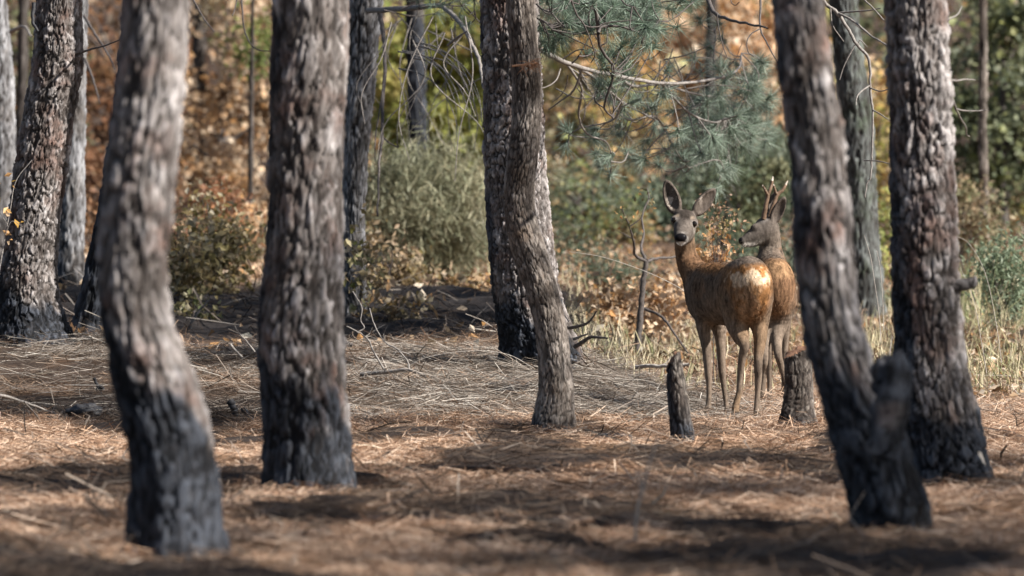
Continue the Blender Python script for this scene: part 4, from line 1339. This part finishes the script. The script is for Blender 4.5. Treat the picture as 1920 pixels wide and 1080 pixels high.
# pine cone and clods
def lumpy(name, label, cat, px, py, D, r, seed, mat, squash=0.6, group=None):
    c = at(px, py, D)
    th, ph = np.meshgrid(np.linspace(0, 2 * math.pi, 40, endpoint=False), np.linspace(0.03, math.pi - 0.03, 24))
    d = np.stack([np.sin(ph) * np.cos(th), np.sin(ph) * np.sin(th), np.cos(ph)], -1)
    rr = r * (1 + 0.55 * fbm(d[..., 0] * 2.2, d[..., 1] * 2.2, d[..., 2] * 2.2, seed, 4))
    V = d * rr[..., None] * np.array([1.25, 1.0, squash])
    V = V.reshape(-1, 3)
    i = np.arange(23)[:, None] * 40
    j = np.arange(40)[None, :]
    F = np.stack([i + j, i + 40 + j, i + 40 + (j + 1) % 40, i + (j + 1) % 40], -1).reshape(-1, 4)
    o = part(name, V, F, mat)
    o.location = tuple(c)
    return tag(o, label, cat, group)


lumpy('earth_clod', 'dark burnt clod of earth in the needles left of the crooked front trunk', 'clod', 160, 772, 26.6, 0.062, 3, M_CHAR)
lumpy('earth_clod', 'dark clod of earth left of the slanting cut stump', 'clod', 1150, 822, 24.6, 0.06, 6, M_CHAR, 0.35)
cone = thing('pine_cone', at(650, 643, 29.4), 'small dark open pine cone in the straw right of the stout trunk', 'pine cone')
mb = MB()
ctr = at(650, 643, 29.4)
mb.tube([ctr + [0.03, 0, -0.012], ctr + [0.0, 0, 0.002], ctr + [-0.03, 0, 0.012]], 0.012, 0.006, 8)
V, F = mb.done()
part('core', V, F, M_TWIG_DARK, cone)
SV, SF = [], []
for q in range(70):
    f = q / 70
    a = q * 2.399
    axp = ctr + np.array([0.032 - 0.064 * f, 0, -0.012 + 0.024 * f])
    out = np.array([-0.35, math.cos(a), math.sin(a)])
    out /= np.linalg.norm(out)
    side = np.cross(out, [1, 0, 0.0])
    R = 0.026 * math.sin(math.pi * (0.15 + 0.75 * (1 - f)))
    tip = axp + out * R
    k = len(SV)
    SV += [axp - side * 0.003, axp + side * 0.003, tip + side * 0.006, tip - side * 0.006]
    SF.append([k, k + 1, k + 2, k + 3])
part('scales', np.array(SV), SF, M_TWIG, cone, smooth=False)

# sprig of orange leaves before the left pine
spr = thing('oak_seedling', (at(20, 640, 29.8)[0], 29.8, float(ground_z(at(20, 640, 29.8)[0], 29.8))), 'thin twig with a few orange leaves in front of the leaning flaky pine', 'seedling')
branch(spr, [([(-25, 640), (-10, 560), (5, 470), (18, 400), (30, 340), (60, 300)], 29.8, 29.9, 0.004, 0.002),
             ([(10, 440), (22, 415), (42, 425)], 29.8, 29.8, 0.002, 0.001), ([(14, 420), (0, 400), (-12, 395)], 29.8, 29.8, 0.002, 0.001)], 'stem', M_TWIG)
P = np.array([at(x, y, 29.8) for x, y in [(6, 398), (16, 388), (22, 400), (40, 414), (20, 450), (18, 458), (5, 432), (2, 345), (20, 340), (8, 330), (24, 350), (0, 370), (-4, 440), (34, 428)]])
V, F, C = leaves(P, 0.05, pal(ORANGE[:3] + [(0.5, 0.3, 0.04)], len(P), 0.15))
part('leaf_tufts', V, F, M_LEAF, spr, {'col': C}, False)


# ------------------------------------------------------------------ deer
class Deer:
    def __init__(self, D, vox=0.0045):
        self.D, self.pr, self.vox = D, [], vox

    def p(self, t):
        return at(t[0], t[1], self.D + t[2])

    def cone(self, a, b, ra, rb, col, k=0.03):
        self.pr.append(('c', self.p(a), self.p(b), ra, rb, k, np.array(col)))

    def chain(self, pts, col, k=0.02):
        """a limb of even taper through (px, py, dy, r); col: one colour or one per piece"""
        P = np.array([self.p(t) for t in pts])
        n = len(pts)
        Q = smooth_path(np.concatenate([P, np.array([[t[3]] for t in pts])], 1), (n - 1) * 4 + 1)
        cs = [np.array(col[min(len(col) - 1, q // 4)] if isinstance(col, list) else col) for q in range(len(Q) - 1)]
        self.pr.append(('h', Q[:, :3], Q[:, 3], cs, k, cs[0]))

    def ell(self, c, rad, col, yaw=0.0, k=0.03, R=None):
        R = np.array(Matrix.Rotation(yaw, 3, 'Z')) if R is None else R
        self.pr.append(('e', self.p(c), np.array(rad), R, k, np.array(col)))

    def ear(self, base, tip, halfw, face, col, k=0.012):
        a, b = self.p(base), self.p(tip)
        ax = b - a
        hl = np.linalg.norm(ax) / 2
        ax = ax / (2 * hl)
        f = np.array(face, float)
        f = f - ax * (f @ ax)
        f /= np.linalg.norm(f)
        s = np.cross(ax, f)
        R = np.stack([s, f, ax], 1)
        self.pr.append(('r', (a + b) / 2, np.array([halfw, 0.020, hl * 1.06]), R, k, np.array(col)))

    def sd(self, pr, Q):
        if pr[0] == 'c':
            _, a, b, ra, rb, k, col = pr
            ab = b - a
            t = np.clip(((Q - a) @ ab) / (ab @ ab), 0, 1)
            return np.linalg.norm(Q - a - t[..., None] * ab, axis=-1) - (ra + (rb - ra) * t)
        if pr[0] == 'h':
            return np.min([self.sd(('c', pr[1][i], pr[1][i + 1], pr[2][i], pr[2][i + 1], 0, 0), Q) for i in range(len(pr[3]))], 0)
        _, c, rad, R, k, col = pr
        q = (Q - c) @ R

        def el(q, rad):
            k0 = np.linalg.norm(q / rad, axis=-1)
            k1 = np.linalg.norm(q / rad ** 2, axis=-1)
            return np.where(k0 < 1e-4, -rad.min(), k0 * (k0 - 1) / (k1 + 1e-9))
        if pr[0] == 'e':
            return el(q, rad)
        # ear: narrow pointed shell hollowed towards its face
        w = np.clip(q[..., 2] / rad[2], -1, 1)
        qq = q.copy()
        qq[..., 0] = q[..., 0] / (1.0 - 0.22 * w)
        outer = el(qq, rad)
        q2 = qq - np.array([0, 0.017, 0.004])
        inner = el(q2, rad * np.array([0.80, 0.95, 0.86]))
        return np.maximum(outer, -inner)

    def extent(self, pr):
        if pr[0] == 'h':
            m = pr[2].max()
            return pr[1].min(0) - m, pr[1].max(0) + m
        if pr[0] == 'c':
            m = max(pr[3], pr[4])
            return np.minimum(pr[1], pr[2]) - m, np.maximum(pr[1], pr[2]) + m
        m = pr[2].max()
        return pr[1] - m, pr[1] + m

    def build(self):
        lo = np.min([self.extent(p)[0] for p in self.pr], 0) - 0.03
        hi = np.max([self.extent(p)[1] for p in self.pr], 0) + 0.03
        h = self.vox
        n = np.ceil((hi - lo) / h).astype(int)
        G = np.full(n, 0.3, np.float32)
        for pr in self.pr:
            a, b = self.extent(pr)
            k = pr[-2]
            i0 = np.maximum(((a - lo - k - 3 * h) / h).astype(int), 0)
            i1 = np.minimum(((b - lo + k + 3 * h) / h).astype(int) + 2, n)
            ax = [lo[d] + h * np.arange(i0[d], i1[d]) for d in range(3)]
            Q = np.stack(np.meshgrid(*ax, indexing='ij'), -1)
            d = self.sd(pr, Q)
            sl = tuple(slice(i0[q], i1[q]) for q in range(3))
            g = G[sl]
            hh = np.clip(k - np.abs(g - d), 0, None) / k
            G[sl] = np.minimum(g, d) - hh * hh * k * 0.25
        self.G, self.lo, self.n = G, lo, n
        g = vdb.FloatGrid(0.3)
        g.copyFromArray(np.ascontiguousarray(G))
        P, Qd = g.convertToQuads(0.0)
        V = lo + P.astype(np.float64) * h
        return V, Qd[:, ::-1].astype(np.int32)

    def colours(self, V, sharp=0.012):
        W_, C_, f = 0, 0, 0
        flow = np.zeros_like(V)
        single = []
        for pr in self.pr:
            if pr[0] == 'h':
                single += [('c', pr[1][i], pr[1][i + 1], pr[2][i], pr[2][i + 1], 0, pr[3][i]) for i in range(len(pr[3]))]
            else:
                single.append(pr)
        for pr in single:
            w = np.exp(-np.clip(self.sd(pr, V), 0, None) / sharp)[:, None]
            C_ = C_ + w * pr[-1]
            W_ = W_ + w
            if pr[0] == 'c':
                d = pr[2] - pr[1]
                flow += w * d / np.linalg.norm(d)
            else:
                flow += w * np.array([0.2, -0.6, -0.6])
        return C_ / (W_ + 1e-9), flow / (np.linalg.norm(flow, axis=1, keepdims=True) + 1e-6)

    def front(self, px, py, dy):
        """first body point met going away from the viewer at this spot"""
        q = self.p((px, py, dy))
        i = ((q - self.lo) / self.vox).astype(int)
        col = self.G[i[0], :, i[2]]
        j = np.argmax(col < 0)
        return np.array([q[0], self.lo[1] + j * self.vox, q[2]])


def ruffle(V, Fq, col, amt=0.0022):
    """coat in locks: small relief and streaks of lighter and darker hair"""
    nn = normals_of(V, Fq)
    fx = 0.6 * np.minimum(1, np.abs(nn[:, 2]))
    a = fbm(V[:, 0] * 95, V[:, 1] * 60, V[:, 2] * 26, 131, 3)
    b = fbm(V[:, 0] * 26, V[:, 1] * 16, V[:, 2] * 11, 137, 3)
    c = fbm(V[:, 0] * 210, V[:, 1] * 210, V[:, 2] * 70, 139, 2)
    k = np.where((V[:, 2] > 0.40) & (V[:, 2] < 0.83), 1.0, 0.35)
    col = np.clip(col * 1.18, 0, 0.75)
    col = col * np.clip(1 + (0.75 * a + 0.45 * b + 0.45 * c) * (0.4 + 0.6 * k), 0.25, 2.2)[:, None]
    return V + nn * ((a + 0.6 * c) * amt * 0.8 * k)[:, None], col


def fur(V, Fq, col, flow, skip, n, root, length, g):
    c = V[Fq]
    area = np.linalg.norm(np.cross(c[:, 1] - c[:, 0], c[:, 3] - c[:, 0]), axis=1)
    nr = np.cross(c[:, 1] - c[:, 0], c[:, 3] - c[:, 0])
    nr /= np.linalg.norm(nr, axis=1, keepdims=True) + 1e-12
    i = g.choice(len(Fq), n, p=area / area.sum())
    keep = ~skip[Fq[i, 0]]
    i = i[keep]
    m = len(i)
    a, b = g.random((m, 1)), g.random((m, 1))
    q = c[i]
    P = (q[:, 0] * (1 - a) + q[:, 1] * a) * (1 - b) + (q[:, 3] * (1 - a) + q[:, 2] * a) * b
    nn = nr[i]
    f = flow[Fq[i, 0]]
    f = f - nn * np.sum(f * nn, 1, keepdims=True) + g.normal(0, 0.22, (m, 3))
    d = f * 1.0 + nn * g.uniform(0.10, 0.40, (m, 1))
    d /= np.linalg.norm(d, axis=1, keepdims=True)
    s = np.cross(d, nn)
    s /= np.linalg.norm(s, axis=1, keepdims=True) + 1e-9
    L = (length[Fq[i, 0]] * g.uniform(0.6, 1.3, m))[:, None]
    w = np.where(g.random((m, 1)) < 0.10, 0.0018, 0.0010)
    L = np.where(w > 0.002, L * 1.35, L)
    VV = np.stack([P - s * w, P + s * w, P + d * L], 1).reshape(-1, 3)
    cc = np.clip(col[Fq[i, 0]] * (1.12 + g.normal(0, 0.34, (m, 1))), 0.004, 0.9)
    return part('fur', VV, np.arange(m * 3).reshape(-1, 3), M_FUR, root, {'col': np.repeat(cc, 3, 0), 'gloss': np.zeros(m * 3)}, False)


def normals_of(V, F):
    n = np.zeros_like(V)
    c = V[F]
    fn = np.cross(c[:, 2] - c[:, 0], c[:, 3] - c[:, 1])
    for q in range(4):
        np.add.at(n, F[:, q], fn)
    return n / (np.linalg.norm(n, axis=1, keepdims=True) + 1e-12)


def blobmask(V, c, r, soft=0.4, seed=0, amp=0.0):
    d = np.linalg.norm((V - c) / np.array(r), axis=1)
    if amp:
        d = d + amp * fbm(V[:, 0] * 40, V[:, 1] * 40, V[:, 2] * 40, seed, 3)
    return sstep(1 + soft / 2, 1 - soft / 2, d)[:, None]


def lerp(a, b, w):
    return a * (1 - w) + np.asarray(b) * w


def eyeball(pos, r, root):
    th, ph = np.meshgrid(np.linspace(0, 2 * math.pi, 16, endpoint=False), np.linspace(0.05, math.pi - 0.05, 10))
    V = np.stack([np.sin(ph) * np.cos(th), np.sin(ph) * np.sin(th), np.cos(ph)], -1).reshape(-1, 3) * r + pos
    i = np.arange(9)[:, None] * 16
    j = np.arange(16)[None, :]
    F = np.stack([i + j, i + 16 + j, i + 16 + (j + 1) % 16, i + (j + 1) % 16], -1).reshape(-1, 4)
    return part('eye', V, F, M_EYE, root)


GREYB = (0.098, 0.069, 0.049)
ORB = (0.150, 0.080, 0.040)
RED = (0.118, 0.066, 0.037)
FACE = (0.080, 0.066, 0.056)
LEG = (0.135, 0.102, 0.077)
LEGO = (0.145, 0.096, 0.060)
EARC = (0.080, 0.064, 0.053)

# ---- doe
d = Deer(27.0)
yw = math.radians(21)
d.ell((1404, 542, 0.06), (0.107, 0.165, 0.160), ORB, yw, 0.05)
d.ell((1366, 551, 0.28), (0.124, 0.30, 0.155), GREYB, yw, 0.08)
d.ell((1328, 553, 0.52), (0.098, 0.17, 0.150), GREYB, yw, 0.05)
d.ell((1340, 548, 0.42), (0.10, 0.20, 0.14), GREYB, yw, 0.04)
d.chain([(1321, 535, 0.58, 0.084), (1296, 502, 0.64, 0.064), (1286, 474, 0.66, 0.0525), (1283, 442, 0.63, 0.049)], [RED, RED, (0.15, 0.098, 0.062)], 0.05)
# head
d.ell((1284, 415, 0.60), (0.060, 0.068, 0.058), FACE, math.radians(8), 0.02)
d.chain([(1283.5, 422, 0.565, 0.053), (1279.5, 435, 0.51, 0.043), (1276.5, 445, 0.455, 0.032)], FACE, 0.018)
d.chain([(1284, 436, 0.585, 0.050), (1279, 449, 0.50, 0.030), (1276.5, 454, 0.462, 0.017)], (0.10, 0.085, 0.07), 0.018)
d.ell((1265, 412, 0.555), (0.020, 0.022, 0.020), FACE, 0, 0.02)
d.ell((1301, 418, 0.560), (0.020, 0.022, 0.020), FACE, 0, 0.02)
d.ell((1276.5, 446, 0.436), (0.029, 0.018, 0.019), (0.012, 0.011, 0.012), 0, 0.010)
d.ear((1269, 400, 0.61), (1249, 339, 0.63), 0.042, (-0.25, -1, 0.0), EARC)
d.ear((1302, 402, 0.62), (1340, 355, 0.65), 0.039, (0.45, -1, -0.1), EARC)
# legs
d.chain([(1322, 585, 0.47, 0.058), (1320, 620, 0.46, 0.033), (1325, 652, 0.45, 0.0245), (1328, 699, 0.44, 0.0185), (1329.5, 722, 0.44, 0.0145), (1329, 748, 0.44, 0.0130),
         (1328, 763, 0.435, 0.0155), (1326.5, 784, 0.42, 0.0165)], LEG)
d.chain([(1345, 590, 0.55, 0.058), (1350, 628, 0.54, 0.030), (1352, 655, 0.53, 0.0225), (1354, 697, 0.52, 0.0180), (1357, 722, 0.52, 0.0135), (1361, 752, 0.52, 0.0120),
         (1362, 762, 0.515, 0.0135), (1364, 777, 0.505, 0.0135)], LEG)
d.chain([(1386, 565, 0.08, 0.085), (1382, 600, 0.09, 0.062), (1388, 630, 0.04, 0.040), (1396, 648, -0.01, 0.0245), (1392, 668, 0.0, 0.0195), (1388.5, 700, 0.02, 0.0165),
         (1386, 735, 0.015, 0.0145), (1379.5, 763, 0.0, 0.0175), (1377.5, 787, -0.02, 0.0195)], [LEGO, LEGO, LEGO, LEG, LEG, LEG, LEGO, LEGO])
d.chain([(1419, 565, 0.06, 0.078), (1424, 605, 0.07, 0.046), (1425, 640, 0.04, 0.0300), (1422, 668, 0.01, 0.0235), (1421.5, 690, 0.0, 0.0200), (1422, 706, 0.005, 0.0180),
         (1420.5, 740, 0.01, 0.0135), (1419.5, 763, 0.0, 0.0155), (1418, 785, -0.015, 0.0165)], [LEGO, LEGO, LEGO, LEG, LEG, LEG, LEG, LEG])
V, Fq = d.build()
col, flow = d.colours(V)
nz = normals_of(V, Fq)
g1 = d.front(1404, 520, 0)
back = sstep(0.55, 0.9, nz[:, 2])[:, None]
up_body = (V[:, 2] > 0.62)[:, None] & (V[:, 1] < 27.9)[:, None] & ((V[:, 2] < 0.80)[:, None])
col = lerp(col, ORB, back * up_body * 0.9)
rump = blobmask(V, g1 + [0.0, 0.02, -0.03], (0.125, 0.14, 0.15), 0.4, 5, 0.25)
col = lerp(col, (0.185, 0.088, 0.034), rump * 0.8)
patch = np.maximum(blobmask(V, g1 + [0.034, 0.02, -0.004], (0.056, 0.11, 0.036), 1.0, 6, 1.3), blobmask(V, g1 + [-0.040, 0.02, -0.010], (0.050, 0.11, 0.030), 1.0, 7, 1.3))
patch = np.maximum(patch, 0.30 * blobmask(V, g1 + [0.0, 0.02, -0.11], (0.050, 0.12, 0.10), 1.0, 17, 1.2))
col = lerp(col, (0.200, 0.088, 0.030), blobmask(V, g1 + [0.0, 0.02, 0.030], (0.105, 0.13, 0.030), 0.8, 21, 0.5) * 0.7)
col = lerp(col, (0.52, 0.385, 0.26), patch * 0.88)
# greyer outer thighs and a warm streak along the back and behind the shoulder
col = lerp(col, (0.105, 0.078, 0.058), blobmask(V, d.p((1366, 590, 0.05)), (0.035, 0.16, 0.12), 0.9, 23, 0.4) * 0.7)
col = lerp(col, (0.105, 0.078, 0.058), blobmask(V, d.p((1446, 580, 0.08)), (0.030, 0.16, 0.13), 0.9, 24, 0.4) * 0.6)
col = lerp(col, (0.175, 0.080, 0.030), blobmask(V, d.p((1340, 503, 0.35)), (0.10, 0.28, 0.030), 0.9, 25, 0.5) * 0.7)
col = lerp(col, (0.165, 0.080, 0.032), blobmask(V, d.p((1310, 540, 0.40)), (0.030, 0.20, 0.055), 0.9, 26, 0.5) * 0.5)
croup = blobmask(V, d.p((1400, 476, 0.08)), (0.15, 0.20, 0.070), 0.5, 4, 0.2)
col = lerp(col, (0.085, 0.07, 0.058), croup * 0.9)
col = lerp(col, (0.075, 0.058, 0.046), blobmask(V, d.p((1300, 560, 0.40)), (0.07, 0.25, 0.13), 0.6, 8, 0.3) * 0.5)
# face marks
col = lerp(col, (0.16, 0.14, 0.12), blobmask(V, d.p((1262, 426, 0.55)), (0.014, 0.05, 0.018), 0.9) * 0.6)
col = lerp(col, (0.20, 0.175, 0.15), blobmask(V, d.p((1303, 430, 0.56)), (0.015, 0.05, 0.020), 0.9) * 0.7)
col = lerp(col, (0.030, 0.024, 0.020), blobmask(V, d.p((1286, 400, 0.55)), (0.036, 0.08, 0.030), 0.8, 2, 0.25) * 0.9)
for ex, ey in ((1264, 413), (1301, 420)):
    col = lerp(col, (0.26, 0.23, 0.20), blobmask(V, d.p((ex, ey, 0.55)), (0.023, 0.05, 0.019), 0.9) * 0.35)
col = lerp(col, (0.26, 0.24, 0.22), blobmask(V, d.p((1279, 437, 0.47)), (0.026, 0.05, 0.008), 0.8) * 0.25)
col = lerp(col, (0.52, 0.49, 0.46), np.maximum(blobmask(V, d.p((1277, 457, 0.45)), (0.025, 0.05, 0.012), 0.6), 0.2 * blobmask(V, d.p((1288, 449, 0.46)), (0.010, 0.05, 0.016), 0.8)))
col = lerp(col, (0.030, 0.026, 0.022), blobmask(V, d.p((1264, 445, 0.46)), (0.014, 0.05, 0.022), 0.8) * 0.7)
col = lerp(col, (0.17, 0.13, 0.095), blobmask(V, d.p((1270, 403, 0.54)), (0.012, 0.05, 0.010), 0.9) * 0.6)
col = lerp(col, (0.17, 0.13, 0.095), blobmask(V, d.p((1299, 408, 0.54)), (0.012, 0.05, 0.010), 0.9) * 0.6)
nose = blobmask(V, d.p((1276.5, 445, 0.42)), (0.030, 0.040, 0.0200), 0.25)
col = lerp(col, (0.010, 0.009, 0.010), nose)
for (ex, ey, sx) in ((1258, 372, 1), (1322, 378, 1)):
    inn = blobmask(V, d.p((ex, ey, 0.60)), (0.028, 0.03, 0.055), 0.5, 9, 0.4)
    col = lerp(col, (0.34, 0.29, 0.245), inn * 0.8 * (fbm(V[:, 0] * 70, V[:, 1] * 10, V[:, 2] * 40, 3, 3) > 0.05)[:, None])
col = lerp(col, (0.05, 0.03, 0.02), blobmask(V, d.p((1404, 572, 0.0)), (0.010, 0.10, 0.075), 0.9, 8, 0.3) * 0.6)  # shade of the groove between the thighs, painted as a dark line
for hx, hy in ((1399, 655), (1422, 690)):
    col = lerp(col, (0.06, 0.045, 0.035), blobmask(V, d.p((hx, hy, 0.0)), (0.02, 0.05, 0.045), 0.9, 8, 0.5) * 0.6)
hoof = sstep(0.035, 0.015, V[:, 2])[:, None]
col = lerp(col, (0.03, 0.025, 0.022), hoof)
doe = thing('deer', (d.p((1375, 784, 0.2))[0], 27.2, 0.0), 'doe with her pale rump to the viewer, looking back with both ears up', 'deer')
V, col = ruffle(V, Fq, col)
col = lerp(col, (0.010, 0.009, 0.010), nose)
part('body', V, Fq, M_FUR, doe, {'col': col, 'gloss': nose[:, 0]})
skip = (nose[:, 0] > 0.2) | (V[:, 2] < 0.03)
ln = np.where(V[:, 2] > 0.83, 0.007, np.where(V[:, 2] < 0.36, 0.007, 0.017))
fur(V, Fq, col, flow, skip, 75000, doe, ln, np.random.default_rng(5))
for (ex, ey) in ((1264, 413), (1301, 420)):
    p = d.front(ex, ey, 0.55)
    eyeball(p + np.array([0, 0.0065, 0]), 0.0155, doe)

# ---- buck
d = Deer(29.7)
d.ell((1452, 540, 0.06), (0.114, 0.16, 0.165), RED, 0, 0.05)
d.ell((1449, 536, 0.30), (0.118, 0.27, 0.165), GREYB, 0, 0.05)
d.ell((1446, 532, 0.52), (0.108, 0.18, 0.160), GREYB, 0, 0.05)
d.chain([(1446, 502, 0.60, 0.088), (1445, 468, 0.64, 0.062), (1444, 436, 0.62, 0.052)], [GREYB, (0.125, 0.10, 0.08)], 0.045)
d.ell((1438, 425, 0.60), (0.060, 0.050, 0.056), FACE, 0, 0.02)
d.chain([(1430, 430, 0.59, 0.050), (1413, 440, 0.575, 0.037), (1394, 452, 0.56, 0.022)], FACE, 0.018)
d.chain([(1433, 442, 0.60, 0.040), (1412, 455, 0.58, 0.024), (1397, 459, 0.565, 0.013)], (0.15, 0.13, 0.11), 0.018)
d.ell((1416, 426, 0.555), (0.022, 0.018, 0.018), FACE, 0, 0.02)
d.ell((1390, 451, 0.556), (0.016, 0.021, 0.018), (0.012, 0.011, 0.012), 0, 0.008)
d.ear((1448, 418, 0.58), (1471, 370, 0.56), 0.034, (0.25, -1, 0.05), EARC)
d.ear((1444, 408, 0.64), (1452, 362, 0.70), 0.028, (-0.3, -1, 0.0), EARC)
d.chain([(1466, 565, 0.06, 0.082), (1462, 605, 0.08, 0.050), (1457, 634, 0.03, 0.031), (1459, 664, -0.03, 0.0215), (1464, 684, -0.02, 0.0175), (1470, 706, -0.01, 0.0145),
         (1478, 736, 0.0, 0.0165), (1481, 756, -0.015, 0.0170)], LEG)
d.chain([(1437, 565, 0.06, 0.080), (1436, 610, 0.08, 0.046), (1434, 645, 0.03, 0.028), (1434, 675, -0.02, 0.0205), (1432.5, 700, 0.0, 0.0155), (1429, 736, 0.0, 0.0160), (1427, 756, -0.015, 0.0165)], LEG)
d.chain([(1468, 580, 0.50, 0.056), (1471, 620, 0.50, 0.030), (1471, 655, 0.50, 0.020), (1470, 690, 0.50, 0.0165), (1470, 725, 0.50, 0.0135), (1469, 750, 0.49, 0.016)], LEG)
d.chain([(1436, 580, 0.52, 0.056), (1441, 620, 0.52, 0.030), (1442, 655, 0.52, 0.020), (1443, 690, 0.52, 0.0165), (1443, 725, 0.52, 0.0135), (1443, 750, 0.51, 0.016)], LEG)
V, Fq = d.build()
col, flow = d.colours(V)
nz = normals_of(V, Fq)
body = (V[:, 2] > 0.45) & (V[:, 2] < 0.80)
streak = sstep(-0.1, 0.3, fbm(V[:, 0] * 14, V[:, 1] * 3, V[:, 2] * 5, 12, 3))
col = lerp(col, (0.145, 0.08, 0.042), (body * streak * 0.8)[:, None])
col = lerp(col, (0.085, 0.07, 0.058), blobmask(V, d.p((1447, 474, 0.35)), (0.12, 0.45, 0.045), 0.6, 3, 0.3) * 0.8)
col = lerp(col, (0.25, 0.15, 0.08), blobmask(V, d.p((1462, 505, 0.0)), (0.08, 0.2, 0.05), 0.8, 8, 0.5) * 0.6)
col = lerp(col, (0.12, 0.105, 0.095), blobmask(V, d.p((1425, 410, 0.57)), (0.05, 0.07, 0.026), 0.7) * 0.6)
col = lerp(col, (0.36, 0.32, 0.28), blobmask(V, d.p((1400, 459, 0.56)), (0.05, 0.07, 0.014), 0.7) * 0.8)
nose = blobmask(V, d.p((1387, 451, 0.552)), (0.018, 0.04, 0.021), 0.3)
col = lerp(col, (0.010, 0.009, 0.010), nose)
col = lerp(col, (0.03, 0.025, 0.022), sstep(0.04, 0.02, V[:, 2])[:, None])
buck = thing('deer', (d.p((1455, 750, 0.25))[0], 29.95, 0.0), 'antlered buck half hidden behind the doe, head turned in profile', 'deer')
V, col = ruffle(V, Fq, col)
col = lerp(col, (0.010, 0.009, 0.010), nose)
part('body', V, Fq, M_FUR, buck, {'col': col, 'gloss': nose[:, 0]})
skip = (nose[:, 0] > 0.2) | (V[:, 2] < 0.03)
ln = np.where(V[:, 2] > 0.84, 0.007, np.where(V[:, 2] < 0.36, 0.008, 0.020))
fur(V, Fq, col, flow, skip, 60000, buck, ln, np.random.default_rng(6))
p = d.front(1411, 428, 0.55)
eyeball(p + np.array([0, 0.006, 0]), 0.012, buck)


def antler(pieces):
    mb, tips = MB(), []
    for pts, r0, r1 in pieces:
        P = smooth_path([d.p(t) for t in pts], 24)
        P[1:-1] += rng.normal(0, 0.0008, P[1:-1].shape)
        mb.tube(P[:21], r0, r0 + (r1 - r0) * 0.8, 10)
        tp = MB()
        tp.tube(P[20:], r0 + (r1 - r0) * 0.8, r1 * 0.4, 10)
        tips.append(tp.done())
    V, F = mb.done()
    o = part('antler', V, F, M_ANTLER, buck)
    for V, F in tips:
        part('antler_tip', V, F, M_TIP, o)


antler([([(1431, 410, 0.57), (1435, 390, 0.565), (1440, 366, 0.565), (1446, 348, 0.57), (1449, 331, 0.58)], 0.0150, 0.006),
        ([(1440, 368, 0.565), (1436, 359, 0.55), (1429, 347, 0.54)], 0.0095, 0.005)])
antler([([(1442, 408, 0.63), (1449, 388, 0.635), (1457, 366, 0.64), (1469, 354, 0.65), (1477, 339, 0.66)], 0.0150, 0.006),
        ([(1457, 367, 0.64), (1453, 356, 0.63), (1450, 345, 0.62)], 0.0095, 0.005)])
